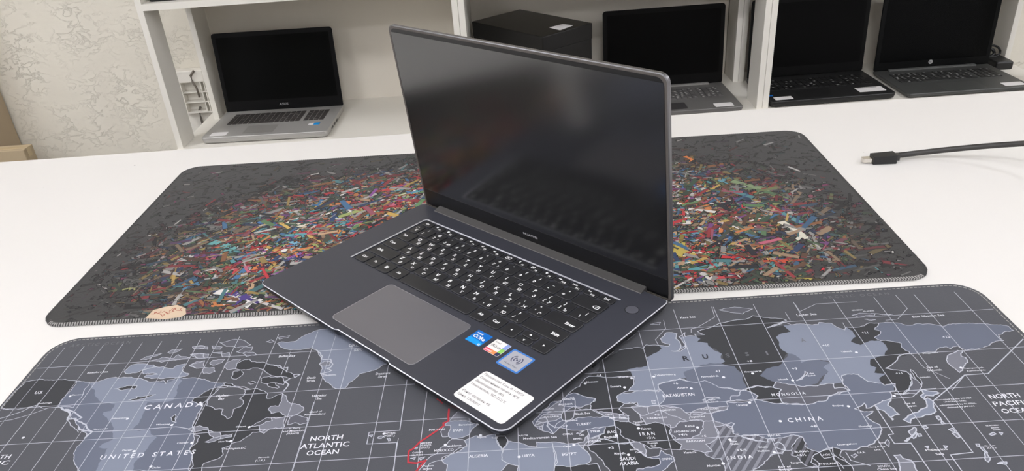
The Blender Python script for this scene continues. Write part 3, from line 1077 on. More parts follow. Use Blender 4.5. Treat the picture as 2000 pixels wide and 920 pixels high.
# Atlantic islands and the dividing lines
border('E:475,30 405,525 105,545 82,660 375,645 345,920', 0.007)
for s in ('E:185,600 220,580 250,585 225,605', 'E:280,605 300,600 315,625 295,630', 'E:105,575 140,570 130,590', 'E:535,705 580,690 570,710', 'E:510,800 560,785 545,810', 'E:590,800 650,785 610,815'):
    region('l', s, 2, True, 0.007)
# far parts of the map below the picture
region('L', 'E:560,1000 1920,1000 F:870,1000 900,1200 800,1500 600,1800 300,1900 E:1700,1700 1500,1400 1000,1350 650,1200', 1, False)
region('M', 'B:700,1000 1900,1000 2100,1300 2000,1500 1700,1300 1200,1150', 1, False)
# graticule
NOI = 0.3855
for k in range(-10, 13):
    x = 4.212 + k * NOI
    if 0.05 < x < W2 - 0.05:
        lines.strip([(x, -H2 + 0.06), (x, -0.16)], 0.0055, 0.0302 + 6 * LV)
for k in (-11, -10, -9, -8, -7, -4):
    x = 4.212 + (k + 0.5) * NOI
    lines.strip([(x, -2.1), (x, -0.16)], 0.004, 0.0302 + 6 * LV)
for x, a, b in ((2.857, -2.4, -1.2), (2.472, -0.8, -0.462), (3.643, -2.4, -1.7), (8.303, -2.3, -1.35)):
    lines.strip([(x, a), (x, b)], 0.005, 0.0302 + 6 * LV)
for y in (-0.472, -1.04, -1.50, -1.893, -2.25, -2.6, -2.95, -3.31, -3.7):
    lines.strip([(0.06, y), (W2 - 0.06, y)], 0.0055, 0.0302 + 6 * LV)
for rank, (lev, _, tone, p) in enumerate(sorted(REGS, key=lambda r: r[:2])):
    land.cur = lin(TONE[tone])
    land.flat(p, 0.0302 + rank * 0.00001)
for i, (lev, tone, a, b, w) in enumerate(HATCH):
    land.cur = lin(tone)
    land.strip([a, b], w, 0.0302 + 160 * 0.00001 + (0.00002 if lev == 3 else 0))
o = land.build('printed_land', M_ART, pad2)
M_MAPLINE = mat('map_line', (176, 178, 188), 0.85, sheen=0.15, spec=0.25)
M_MAPTEXT = mat('map_lettering', (212, 213, 220), 0.85, sheen=0.15, spec=0.25)
M_MAPFAINT = mat('map_lettering_faint', (104, 104, 110), 0.85, sheen=0.15, spec=0.25)
M_MAPDARK = mat('map_lettering_dark', (44, 45, 52), 0.85, sheen=0.15, spec=0.25)
M_MAPRED = mat('map_red_line', (168, 52, 62), 0.85, sheen=0.15, spec=0.25)
lines.build('printed_lines', M_MAPLINE, pad2)
# red border line
m = MB()
m.strip(wiggle(parse('E:885,320 880,430 830,455 825,490 600,640 505,705 492,730 488,840 570,845 650,835 600,880 570,920'), False, 0.015), 0.016, 0.0302 + 8 * LV)
m.strip(wiggle(parse('E:770,220 800,240 820,260'), False), 0.012, 0.0302 + 8 * LV)
m.build('printed_red_line', M_MAPRED, pad2)

TZ = 0.0302 + 9 * LV
letters, faint, dark = MB(), MB(), MB()


def label(s, k, xl, yl, xr, yr, cap, off=0.012, dst=None, dot=None):
    """lettering whose baseline runs between two crop points; cap = cap height in crop pixels"""
    a = cp(k, xl, yl)
    b = cp(k, xr, yr)
    t = cp(k, xl, yl - cap)
    w = math.hypot(b[0] - a[0], b[1] - a[1])
    h = abs(t[1] - a[1])
    put_text(dst or letters, s, a[0], a[1], TZ, w, h, 'L', off, 0.0)
    if dot:
        d = cp(k, *dot)
        (dst or letters).flat([(d[0] + 0.013 * math.cos(q), d[1] + 0.013 * math.sin(q)) for q in [i * 0.785 for i in range(8)]], TZ)


LABELS = [
    ('C A N A D A', 'B', 1395, 325, 1975, 290, 45), ('U N I T E D', 'B', 965, 812, 1400, 785, 42), ('S T A T E S', 'B', 1480, 782, 1900, 755, 42),
    ('U.S.', 'B', 330, 172, 415, 168, 28), ('RTH', 'B', -70, 812, 95, 802, 42), ('PACIFIC', 'B', -350, 885, 75, 868, 40),
    ('NORTH', 'D', 1270, 632, 1600, 612, 46), ('ATLANTIC', 'D', 1180, 708, 1660, 678, 46), ('OCEAN', 'D', 1235, 772, 1560, 752, 46),
    ('Hudson', 'C', 358, 780, 488, 772, 22), ('Bay', 'C', 378, 808, 440, 804, 22), ('Baffin Bay', 'C', 968, 395, 1132, 385, 22),
    ('Davis', 'C', 1245, 605, 1333, 600, 22), ('Strait', 'C', 1240, 634, 1325, 630, 22), ('Labrador', 'C', 1292, 780, 1440, 770, 22), ('Sea', 'C', 1340, 806, 1390, 802, 22),
    ('Denmark', 'C', 1915, 565, 2060, 556, 22), ('Strait', 'C', 1940, 592, 2030, 586, 22), ('GREENLAND', 'C', 1650, 292, 1960, 270, 30), ('(DEN.)', 'C', 1705, 330, 1790, 325, 20),
    ('Beaufort Sea', 'A', 848, 452, 1052, 440, 16), ('Anchorage', 'A', 360, 750, 505, 742, 12), ('Vancouver', 'B', 910, 522, 1050, 515, 12),
    ('Denver', 'B', 1190, 730, 1290, 722, 16), ('Chicago', 'B', 1725, 658, 1840, 648, 16), ('Dallas', 'B', 1485, 900, 1565, 895, 16),
    ('Edmonton', 'B', 1085, 418, 1235, 408, 14), ('Winnipeg', 'B', 1520, 478, 1660, 468, 14), ('Dawson', 'A', 700, 668, 810, 658, 12),
    ('New York', 'D', 380, 645, 510, 636, 16), ('Washington DC', 'D', 420, 718, 650, 704, 18), ('Ottawa', 'D', 550, 498, 655, 490, 14),
    ('Island of', 'D', 1270, 355, 1390, 347, 16), ('Newfoundland', 'D', 1220, 382, 1425, 370, 16), ('St. Pierre', 'D', 1070, 515, 1185, 506, 14), ('and Miquelon', 'D', 1010, 545, 1215, 532, 16), ('(FRANCE)', 'D', 1045, 568, 1170, 560, 16),
    ('Bermuda', 'D', 770, 798, 880, 790, 14), ('(U.K.)', 'D', 740, 830, 840, 820, 16), ('AZORES', 'E', 258, 566, 362, 560, 18), ('(PORT.)', 'E', 245, 592, 355, 586, 18),
    ('SPAIN', 'E', 920, 540, 1020, 535, 24), ('PORTUGAL', 'E', 688, 532, 850, 522, 18), ('Barcelona', 'E', 980, 482, 1125, 474, 18), ('MADEIRA', 'E', 605, 660, 718, 653, 16), ('ISLANDS', 'E', 610, 682, 712, 676, 16), ('(PORT.)', 'E', 615, 704, 695, 700, 16),
    ('CANARY', 'E', 525, 753, 630, 746, 16), ('ISLANDS', 'E', 520, 778, 630, 770, 16), ('Casablanca', 'E', 840, 690, 1008, 682, 18), ('MOROCCO', 'E', 735, 738, 930, 722, 24), ('Western', 'E', 615, 885, 735, 876, 18), ('Sahara', 'E', 625, 912, 720, 905, 18),
    ('Algiers', 'E', 1155, 602, 1250, 595, 18), ('ALGERIA', 'E', 1078, 795, 1265, 785, 28), ('LIBYA', 'E', 1598, 788, 1720, 782, 26), ('Tunis', 'E', 1300, 608, 1365, 604, 16),
    ('MALTA', 'F', 62, 586, 158, 580, 16), ('Mediterranean Sea', 'F', 108, 618, 440, 604, 22), ('EGYPT', 'F', 485, 775, 632, 768, 28), ('Cairo', 'F', 500, 692, 580, 688, 18), ('CYPRUS', 'F', 495, 575, 595, 568, 18), ('ISRAEL', 'F', 598, 618, 685, 612, 16), ('LEB.', 'F', 660, 580, 708, 577, 16),
    ('SYRIA', 'F', 768, 548, 862, 543, 22), ('JORDAN', 'F', 745, 645, 872, 636, 20), ('IRAQ', 'F', 930, 556, 1020, 551, 24), ('Baghdad', 'F', 900, 604, 1040, 597, 22), ('TURKEY', 'F', 628, 480, 775, 472, 24), ('Istanbul', 'F', 515, 442, 640, 436, 18), ('+2', 'F', 495, 495, 545, 492, 20),
    ('Black Sea', 'F', 612, 376, 765, 368, 20), ('UKRAINE', 'F', 490, 234, 612, 227, 20), ('MOLDOVA', 'F', 455, 284, 595, 276, 18), ('BULGARIA', 'F', 310, 405, 460, 398, 16), ('ROMANIA', 'F', 335, 325, 415, 320, 14), ('Moscow', 'F', 725, 62, 842, 56, 16), ('Samara', 'F', 960, 108, 1068, 102, 18), ('Izhevsk', 'F', 1035, 15, 1140, 10, 16),
    ('GEO.', 'F', 915, 380, 985, 376, 16), ('ARM.', 'F', 950, 412, 1010, 408, 16), ('AZER.', 'F', 1045, 412, 1120, 408, 16), ('Caspian', 'F', 1180, 455, 1280, 450, 16), ('Sea', 'F', 1205, 474, 1250, 471, 16),
    ('I R A N', 'F', 1248, 580, 1400, 574, 34), ('+3½', 'F', 1308, 612, 1405, 606, 22), ('Tehran', 'F', 1258, 522, 1362, 516, 20), ('Persian', 'F', 1325, 662, 1425, 656, 18), ('Gulf', 'F', 1355, 686, 1410, 682, 18),
    ('SAUDI', 'F', 1055, 822, 1212, 812, 32), ('ARABIA', 'F', 1055, 868, 1240, 858, 32), ('Riyadh', 'F', 998, 765, 1108, 757, 20), ('+3', 'F', 938, 710, 998, 706, 24), ('OMAN', 'F', 1460, 818, 1565, 812, 20), ('Bahrain', 'F', 1150, 722, 1240, 716, 14), ('Qatar', 'F', 1205, 748, 1275, 744, 14),
    ('KAZAKHSTAN', 'F', 1472, 205, 1790, 190, 30), ('Astana', 'F', 1615, 120, 1718, 113, 18), ('+6', 'F', 1572, 78, 1625, 75, 20), ('TURKMENISTAN', 'F', 1315, 418, 1518, 408, 16), ('UZBEKISTAN', 'F', 1450, 340, 1600, 332, 16), ('+5', 'F', 1388, 385, 1445, 381, 20), ('Aral', 'F', 1360, 245, 1405, 242, 14), ('Sea', 'F', 1365, 268, 1410, 265, 14),
    ('AFGHANISTAN', 'F', 1582, 550, 1795, 538, 18), ('+4½', 'F', 1622, 580, 1720, 574, 22), ('Kabul', 'F', 1692, 495, 1785, 489, 20), ('PAKISTAN', 'F', 1705, 645, 1888, 636, 20), ('+5', 'F', 1848, 592, 1902, 589, 18), ('Karachi', 'F', 1680, 754, 1802, 746, 20),
    ('KYRGYZSTAN', 'H', 345, 330, 520, 320, 16), ('TAJIKISTAN', 'H', 245, 405, 385, 397, 14), ('Lake', 'H', 430, 236, 490, 232, 14), ('Balkhash', 'H', 415, 256, 520, 250, 12), ('I N D I A', 'H', 605, 812, 855, 800, 34), ('+5½', 'H', 695, 732, 800, 726, 24), ('New', 'H', 630, 645, 700, 641, 20), ('Delhi', 'H', 635, 670, 715, 666, 20), ('Mumbai', 'H', 405, 884, 540, 877, 22),
    ('C H I N A', 'H', 1198, 448, 1542, 432, 42), ('+8', 'H', 1420, 498, 1482, 495, 24), ('M O N G O L I A', 'H', 1040, 194, 1372, 180, 28), ('Urumqi', 'H', 695, 290, 805, 284, 18), ('NEPAL', 'H', 800, 618, 870, 613, 14), ('BHUTAN', 'H', 1000, 588, 1125, 580, 18), ('CHINA', 'H', 830, 580, 915, 575, 12),
    ('Dhaka', 'H', 910, 700, 1000, 694, 16), ('Kolkata', 'H', 900, 738, 1020, 731, 18), ('BURMA', 'H', 1262, 746, 1400, 737, 20), ('+6½', 'H', 1280, 780, 1380, 774, 22), ('THAILAND', 'H', 1498, 866, 1688, 856, 18), ('LAOS', 'H', 1518, 776, 1612, 770, 18), ('Rangoon', 'H', 1225, 852, 1345, 845, 18), ('Bay of', 'H', 1100, 895, 1225, 888, 22), ('Bengal', 'H', 1110, 922, 1240, 915, 20), ('Guangzhou', 'H', 1675, 674, 1872, 664, 16),
    ('Kara Sea', 'G', 892, 114, 1045, 105, 18), ('Yekaterinburg', 'G', 645, 676, 848, 666, 16), ('+7', 'G', 1240, 640, 1290, 637, 22), ('Novosibirsk', 'G', 1100, 692, 1270, 684, 18), ('+4', 'G', 75, 678, 125, 675, 18), ('Krasnoyarsk', 'G', 1520, 642, 1692, 634, 14), ('+8', 'G', 1545, 540, 1600, 536, 18), ('Irkutsk', 'G', 1850, 718, 1950, 712, 16),
    ('Laptev Sea', 'I', 282, 290, 478, 280, 20), ('+11', 'I', 920, 462, 990, 458, 20), ('+10', 'I', 535, 588, 605, 584, 22), ('Yakutsk', 'I', 715, 646, 825, 640, 16), ('+9', 'I', 235, 815, 292, 811, 22), ('+12', 'I', 1710, 506, 1782, 500, 22), ('East Siberian Sea', 'I', 1412, 306, 1726, 286, 18), ('+11', 'I', 1250, 858, 1322, 853, 18), ('NEW SIBERIAN', 'I', 820, 240, 930, 235, 12), ('ISLANDS', 'I', 930, 250, 1042, 245, 12),
    ('Lake', 'I', 390, 858, 450, 854, 14), ('Baikal', 'I', 390, 880, 465, 875, 14), ('Sea of', 'J', 1055, 350, 1162, 344, 18), ('Okhotsk', 'J', 1058, 380, 1200, 370, 18), ('Sea of', 'J', 838, 702, 938, 695, 16), ('Japan', 'J', 862, 728, 955, 722, 16), ('Beijing', 'J', 132, 724, 242, 718, 16), ('Magadan', 'J', 1010, 210, 1160, 200, 12), ('Petropavlovsk-', 'J', 1420, 358, 1615, 348, 12), ('Kamchatskiy', 'J', 1445, 382, 1632, 374, 12), ('Sakhalin', 'J', 985, 445, 1085, 438, 12),
    ('NORTH', 'K', 1672, 220, 1975, 202, 46), ('PACIFIC', 'K', 1712, 290, 2090, 270, 46), ('OCEAN', 'K', 1795, 360, 2120, 342, 46), ('Vladivostok', 'K', 735, 175, 890, 167, 12), ('Shanghai', 'K', 388, 495, 520, 488, 14), ('Philippine', 'K', 1040, 730, 1258, 716, 20), ('Sea', 'K', 1140, 768, 1222, 763, 20), ('SOUTH', 'K', 575, 888, 695, 878, 20), ('China Sea', 'K', 570, 918, 760, 908, 18), ('Hong Kong', 'K', 480, 698, 645, 688, 12), ('S.A.R.', 'K', 540, 724, 605, 720, 12), ('S.A.R.', 'K', 375, 752, 455, 746, 16), ('Taiwan', 'K', 580, 655, 650, 650, 12),
    ('Occupied by the SOVIET', 'K', 1145, 235, 1490, 210, 13), ('UNION in 1945,', 'K', 1220, 255, 1440, 240, 13), ('administered by RUSSIA,', 'K', 1178, 288, 1538, 266, 13), ('claimed by JAPAN', 'K', 1250, 310, 1520, 294, 13), ('NORTHERN', 'K', 1630, 488, 1755, 480, 12), ('MARIANA', 'K', 1680, 508, 1755, 502, 12), ('ISLANDS', 'K', 1700, 528, 1775, 522, 12), ('Guam', 'K', 1610, 685, 1720, 676, 12), ('(U.S.)', 'K', 1640, 705, 1730, 698, 12), ('+10', 'K', 1745, 858, 1800, 853, 16),
]
for q in LABELS:
    label(*q)
NDOT = 0
for k, x, y in (('A', 685, 674), ('B', 1245, 413), ('B', 1680, 474), ('B', 228, 598), ('B', 1310, 730), ('B', 1875, 650), ('B', 1475, 880), ('E', 850, 668), ('E', 1193, 575), ('E', 1165, 467), ('E', 1570, 785), ('F', 715, 68), ('F', 1100, 107), ('F', 1168, 16), ('F', 1750, 116), ('F', 1235, 507), ('F', 1138, 765), ('F', 1018, 574), ('F', 1812, 498),
                ('F', 605, 668), ('G', 635, 682), ('G', 1317, 688), ('G', 1600, 650), ('G', 418, 696), ('G', 350, 788), ('G', 1990, 718), ('H', 820, 257), ('H', 628, 618), ('H', 565, 8), ('H', 1120, 437), ('H', 562, 850), ('I', 863, 645), ('J', 285, 722), ('J', 1385, 345), ('D', 125, 648), ('D', 505, 632), ('D', 685, 495), ('H', 1060, 740), ('G', 1000, 797), ('K', 732, 190), ('E', 250, 560)):
    d = cp(k, x, y)
    NDOT += 1
    letters.flat([(d[0] + 0.013 * math.cos(q), d[1] + 0.013 * math.sin(q)) for q in [i * 0.785 for i in range(8)]], TZ + 0.0001 + NDOT * 1e-5)
for q in (('A', 680, 194, 1270, 160), ('I', 540, 122, 1195, 84)):
    m = MB()
    label('A R C T I C   O C E A N', *q, 26, 0.0, m)
    m.build('printed_word', M_MAPFAINT, pad2)
for ch, k, x, y in (('R', 'G', 920, 525), ('U', 'G', 1115, 508)):
    m = MB()
    label(ch, k, x, y, x + 60, y - 3, 44, 0.03, m)
    m.build('printed_letter', M_MAPDARK, pad2)
for ch, k, x, y in (('S', 'G', 1340, 495), ('S', 'G', 1530, 480), ('I', 'G', 1725, 470), ('A', 'I', 330, 545)):
    m = MB()
    label(ch, k, x, y, x + 45, y - 3, 38, 0.0, m)
    m.build('printed_letter', M_MAPFAINT, pad2)
letters.build('printed_lettering', M_MAPTEXT, pad2)

# ------------------------------------------------------------------ the main laptop
LX, LY, LA = 2.2545, 0.3713, -0.7524
LL, LD, ZT = 3.578, 2.299, 0.185
lap = empty('laptop', (LX, LY, 0.03), LA)
prop(lap, 'open dark grey laptop with black keys and a white price sticker standing across both mats', 'laptop')
Z = ZT - 0.03                       # deck level in laptop space


def outline(i, notch=0.0, n=6):
    """deck outline inset by i with the shallow finger notch in the front edge"""
    p = rrect(i, LL - i, i, LD - i, (0.09, 0.11, 0.05, 0.05), n)
    # front edge runs between corner BL (last point index n) and BR (index n+1)
    q = [(1.36, i), (1.40, i + notch), (2.16, i + notch), (2.20, i)]
    return p[:n + 1] + q + p[n + 1:]


KB = (0.372, 3.205, 0.925, 2.028)     # keyboard well u0 u1 v0 v1
TP = (1.172, 2.378, 0.105, 0.845)     # touchpad
base = MB()
prof = [(0.30, 0.012), (0.12, 0.022), (0.030, 0.065), (0.006, 0.118), (0.0, Z - 0.009)]
base.rings([[(a, b, z) for a, b in outline(i, 0.02)] for i, z in prof], cap1=False)
base.build('base_shell', M_SIDE, lap)
m = MB()
m.rings([[(a, b, z) for a, b in outline(i, 0.02)] for i, z in ((0.0, Z - 0.009), (0.001, Z - 0.003), (0.006, Z))], cap0=False, cap1=False)
m.build('chamfer_band', M_CHAMFER, lap)
# deck with the keyboard opening
bm = bmesh.new()
o1 = outline(0.006, 0.02)
o2 = rrect(KB[0], KB[1], KB[2], KB[3], 0.03, 4)
for loop in (o1, o2):
    vv = [bm.verts.new((a * S, b * S, Z * S)) for a, b in loop]
    for i in range(len(vv)):
        bm.edges.new((vv[i], vv[(i + 1) % len(vv)]))
bmesh.ops.triangle_fill(bm, use_beauty=True, use_dissolve=False, edges=bm.edges[:])
for f in bm.faces:
    f.normal_update()
    if f.normal.z < 0:
        f.normal_flip()
# drop faces that fell inside the opening
kill = [f for f in bm.faces if KB[0] * S < f.calc_center_median().x < KB[1] * S and KB[2] * S < f.calc_center_median().y < KB[3] * S]
bmesh.ops.delete(bm, geom=kill, context='FACES')
wells = [[(a, b, Z) for a, b in o2], [(a, b, Z - 0.012) for a, b in rrect(KB[0] + 0.003, KB[1] - 0.003, KB[2] + 0.003, KB[3] - 0.003, 0.03, 4)]]
me = bpy.data.meshes.new('deck')
bm.to_mesh(me)
bm.free()
me.materials.append(M_DECK)
d = bpy.data.objects.new('deck', me)
col.objects.link(d)
d.parent = lap
m = MB()
m.rings([list(r) for r in wells], cap0=False)
m.f = [list(reversed(f)) for f in m.f[:-1]] + [m.f[-1]]
m.build('keyboard_well', M_DECK, lap)
# polished edge of the well along the back and the left
m = MB()
u0, u1, v0, v1 = KB
for a, b in (((u0, v0), (u0, v1 - 0.02)), ((u0, v1 - 0.02), (u0 + 0.02, v1)), ((u0 + 0.02, v1), (u1, v1))):
    d = (Vector(b) - Vector(a)).normalized()
    n = Vector((-d.y, d.x))
    p = [Vector(a) - n * 0.006, Vector(b) - n * 0.006, Vector(b) + n * 0.012, Vector(a) + n * 0.012]
    m.poly([(p[0].x, p[0].y, Z + 0.0006), (p[1].x, p[1].y, Z + 0.0006), (p[2].x, p[2].y, Z + 0.004), (p[3].x, p[3].y, Z + 0.004)][::1])
o = m.build('keyboard_rim', M_CHAMFER, lap)
for f in o.data.polygons:
    pass

# touchpad
m = MB()
m.rings([[(a, b, z) for a, b in rrect(TP[0] - e, TP[1] + e, TP[2] - e, TP[3] + e, 0.05 + e, 5)] for e, z in ((0.006, Z), (0.006, Z + 0.0012), (0.0, Z + 0.0016))], cap0=False, cap1=False)
m.build('touchpad_rim', M_TRIM, lap)
m = MB()
m.flat(rrect(TP[0], TP[1], TP[2], TP[3], 0.05, 5), Z + 0.0016)
m.build('touchpad', M_TPAD, lap)

# keys: (label data) rows from the back
KEYMESH = {}


def key_mesh(w, h):
    k = (round(w, 3), round(h, 3))
    if k not in KEYMESH:
        m = MB()
        r = 0.022
        m.rings([[(a, b, z) for a, b in rrect(-w / 2 + e, w / 2 - e, -h / 2 + e, h / 2 - e, r, 2)] for e, z in ((0.0, 0.0), (0.0, 0.009), (0.005, 0.013))], cap0=False)
        KEYMESH[k] = m.mesh('key', M_KEY)
    return KEYMESH[k]


def key(uc, vc, w, h, legs):
    o = bpy.data.objects.new('key', key_mesh(w, h))
    col.objects.link(o)
    o.parent = lap
    o.location = (uc * S, vc * S, (Z - 0.011) * S)
    if legs:
        m = MB()
        for s, x, y, cap in legs:
            if s.startswith('#'):
                draw_icon(m, s[1:], x, y, cap)
            else:
                put_text(m, s, x, y - cap * 0.08, 0.0134, None, cap * 1.2, 'C', 0.03)
        m.build('key_legend', M_LEG, o)


def draw_icon(m, kind, x, y, c):
    z = 0.0134
    if kind in ('left', 'right', 'up', 'down'):
        a = {'left': math.pi, 'right': 0, 'up': math.pi / 2, 'down': -math.pi / 2}[kind]
        m.flat([(x + c * math.cos(a + t), y + c * math.sin(a + t)) for t in (0, 2.1, -2.1)], z)
    elif kind == 'win':
        for dx in (-1, 1):
            for dy in (-1, 1):
                g = c * 0.45
                m.flat([(x + dx * c * 0.5 - g, y + dy * c * 0.5 - g), (x + dx * c * 0.5 + g, y + dy * c * 0.5 - g), (x + dx * c * 0.5 + g, y + dy * c * 0.5 + g), (x + dx * c * 0.5 - g, y + dy * c * 0.5 + g)], z)
    elif kind == 'sun':
        m.flat([(x + c * (1 if i % 2 else 0.55) * math.cos(i * 0.3927), y + c * (1 if i % 2 else 0.55) * math.sin(i * 0.3927)) for i in range(16)], z)
    elif kind == 'spk':
        m.flat([(x - c, y - c * 0.4), (x - c * 0.4, y - c * 0.4), (x + c * 0.2, y - c), (x + c * 0.2, y + c), (x - c * 0.4, y + c * 0.4), (x - c, y + c * 0.4)], z)
        m.strip([(x + c * 0.6, y - c * 0.6), (x + c * 0.8, y), (x + c * 0.6, y + c * 0.6)], 0.006, z)
    elif kind == 'rect':
        m.strip([(x - c * 1.4, y - c * 0.9), (x + c * 1.4, y - c * 0.9), (x + c * 1.4, y + c * 0.9), (x - c * 1.4, y + c * 0.9)], 0.007, z, True)
        m.flat([(x - c * 0.5, y - c * 0.4), (x + c * 0.5, y - c * 0.4), (x + c * 0.5, y + c * 0.4), (x - c * 0.5, y + c * 0.4)], z)
    elif kind == 'bs':
        m.strip([(x - c * 1.6, y), (x - c * 0.6, y - c), (x + c * 1.4, y - c), (x + c * 1.4, y + c), (x - c * 0.6, y + c)], 0.008, z, True)
        m.strip([(x - c * 0.2, y - c * 0.4), (x + c * 0.7, y + c * 0.4)], 0.007, z)
    elif kind == 'dash':
        m.flat([(x - c, y - c * 0.3), (x + c, y - c * 0.3), (x + c, y + c * 0.3), (x - c, y + c * 0.3)], z)
    elif kind == 'mic':
        m.flat([(x - c * 0.4, y - c * 0.5), (x + c * 0.4, y - c * 0.5), (x + c * 0.4, y + c), (x - c * 0.4, y + c)], z)
        m.flat([(x - c * 0.1, y - c * 1.1), (x + c * 0.1, y - c * 1.1), (x + c * 0.1, y - c * 0.5), (x - c * 0.1, y - c * 0.5)], z)
    elif kind == 'wifi':
        m.flat([(x, y - c)] + [(x + c * 1.3 * math.cos(t), y - c + 1.9 * c * math.sin(t)) for t in (0.8, 1.2, 1.57, 1.94, 2.34)], z)


GAP = 0.018
HK = 0.177
# function row
FK = [[('Esc', 0, -0.012, 0.026)], [('#sun', -0.03, 0.01, 0.018), ('F1', 0.03, -0.03, 0.022)], [('#sun', -0.03, 0.01, 0.022), ('F2', 0.03, -0.03, 0.022)], [('F3', 0.03, -0.03, 0.022)],
      [('#spk', -0.03, 0.01, 0.018), ('F4', 0.03, -0.03, 0.022)], [('#spk', -0.03, 0.01, 0.018), ('F5', 0.03, -0.03, 0.022)], [('#spk', -0.03, 0.01, 0.018), ('F6', 0.03, -0.03, 0.022)], [('#rect', 0, 0, 0.022)],
      [('#mic', -0.03, 0.012, 0.018), ('F7', 0.03, -0.03, 0.022)], [('#rect', -0.03, 0.012, 0.013), ('F8', 0.03, -0.03, 0.022)], [('#wifi', -0.03, 0.012, 0.018), ('F9', 0.03, -0.03, 0.022)],
      [('#dash', -0.03, 0.012, 0.02), ('F10', 0.03, -0.03, 0.022)], [('PrtSc', -0.03, 0.008, 0.018), ('F11', 0.03, -0.035, 0.02)], [('Ins', -0.03, 0.008, 0.02), ('F12', 0.03, -0.035, 0.02)], [('Del', 0, -0.012, 0.026)]]
n = len(FK)
pw = (3.188 - 0.392) / n
for i, lg in enumerate(FK):
    key(0.392 + pw * (i + 0.5), 1.962, pw - GAP, 0.098, lg)


def row(v, u0, u1, cells):
    """cells: list of (width or None, legends)"""
    fixed = sum(w for w, _ in cells if w)
    nn = sum(1 for w, _ in cells if not w)
    p = (u1 - u0 - fixed) / nn
    u = u0
    for w, lg in cells:
        ww = w or p
        key(u + ww / 2, v, ww - GAP, HK, lg)
        u += ww


def num(a, b, c=''):
    l = [(a, -0.03, -0.045, 0.034), (b, -0.005, 0.03, 0.028)]
    if c:
        l.append((c, 0.04, -0.055, 0.026))
    return (None, l)


def let(a, b):
    return (None, [(a, -0.02, 0.012, 0.038), (b, 0.03, -0.058, 0.032)])


def pun(a, b, c):
    return (None, [(a, -0.035, -0.045, 0.032), (b, -0.02, 0.025, 0.03), (c, 0.035, -0.058, 0.032)])


U0, U1 = 0.392, 3.188
row(1.808, U0, U1, [(0.143, [('`', -0.02, -0.02, 0.03), ('Ё', 0.015, -0.04, 0.028), ('~', -0.01, 0.025, 0.03)]), num('1', '!'), num('2', '@', '"'), num('3', '#', '№') if False else (None, [('3', -0.03, -0.045, 0.034), ('№', 0.035, -0.055, 0.026), ('*', -0.005, 0.03, 0.028)]), num('4', '$', ';'), num('5', '%'), num('6', '^', ':'), num('7', '&', '?'), num('8', '*'), num('9', '('), num('0', ')'), num('-', '_'), num('=', '+'), (0.361, [('#bs', 0.09, -0.02, 0.022)])])
row(1.620, U0, U1, [(0.228, [('Tab', -0.03, -0.01, 0.028)])] + [let(a, b) for a, b in zip('QWERTYUIOP', 'ЙЦУКЕНГШЩЗ')] + [pun('[', '{', 'Х'), pun(']', '}', 'Ъ'), (0.236, [('|', 0.03, 0.02, 0.03), ('\\', -0.01, -0.05, 0.03)])])
row(1.426, U0, U1, [(0.292, [('Caps', -0.05, -0.01, 0.028)])] + [let(a, b) for a, b in zip('ASDFGHJKL', 'ФЫВАПРОЛД')] + [pun(';', ':', 'Ж'), pun("'", '"', 'Э'), (0.392, [('Enter', 0.09, -0.02, 0.03)])])
row(1.231, U0, U1, [(0.386, [('Shift', -0.08, -0.01, 0.03)])] + [let(a, b) for a, b in zip('ZXCVBNM', 'ЯЧСМИТЬ')] + [pun(',', '<', 'Б'), pun('.', '>', 'Ю'), pun('/', '?', '.'), (0.482, [('Shift', 0.12, -0.02, 0.03)])])
V = 1.034
for uc, w, lg in ((0.483, 0.170, [('Ctrl', 0, -0.01, 0.028)]), (0.675, 0.172, [('Fn', 0, -0.01, 0.026)]), (0.869, 0.174, [('#win', 0, 0, 0.022)]), (1.068, 0.182, [('Alt', 0, -0.01, 0.028)]), (1.686, 1.016, None),
                  (2.303, 0.178, [('Alt', 0, -0.01, 0.028)]), (2.503, 0.182, [('Ctrl', 0, -0.01, 0.028)]), (2.706, 0.182, [('#left', 0, 0, 0.016)]), (3.096, 0.172, [('#right', 0, 0, 0.016)])):
    key(uc, V, w, HK, lg)
key(2.902, V + 0.046, 0.172, 0.084, [('#up', 0, 0, 0.016)])
key(2.902, V - 0.046, 0.172, 0.084, [('#down', 0, 0, 0.016)])

# power button
m = MB()
c8 = [(math.cos(2 * math.pi * i / 28), math.sin(2 * math.pi * i / 28)) for i in range(28)]
m.rings([[(3.385 + a * r, 1.965 + b * r, z) for a, b in c8] for r, z in ((0.062, Z), (0.062, Z + 0.002), (0.056, Z + 0.003), (0.054, Z + 0.0025))], cap0=False)
m.build('power_button', M_BTN, lap)
m = MB()
m.rings([[(3.385 + a * r, 1.965 + b * r, z) for a, b in c8] for r, z in ((0.070, Z + 0.0004), (0.062, Z + 0.0004))], cap0=False, cap1=False)
m.build('power_button_ring', M_BLACK, lap)

# hinge cover sloping up to the lid
m = MB()
HL0, HL1 = 0.282, 3.296
pr = [(2.236, Z), (2.242, Z + 0.008), (2.252, Z + 0.010), (2.338, Z + 0.036), (2.345, Z - 0.05), (2.28, Z - 0.05)]
m.rings([[(HL0, a, b) for a, b in pr], [(HL1, a, b) for a, b in pr]])
m.f = [list(reversed(f)) for f in m.f]
m.build('hinge_cover', M_HINGE, lap)

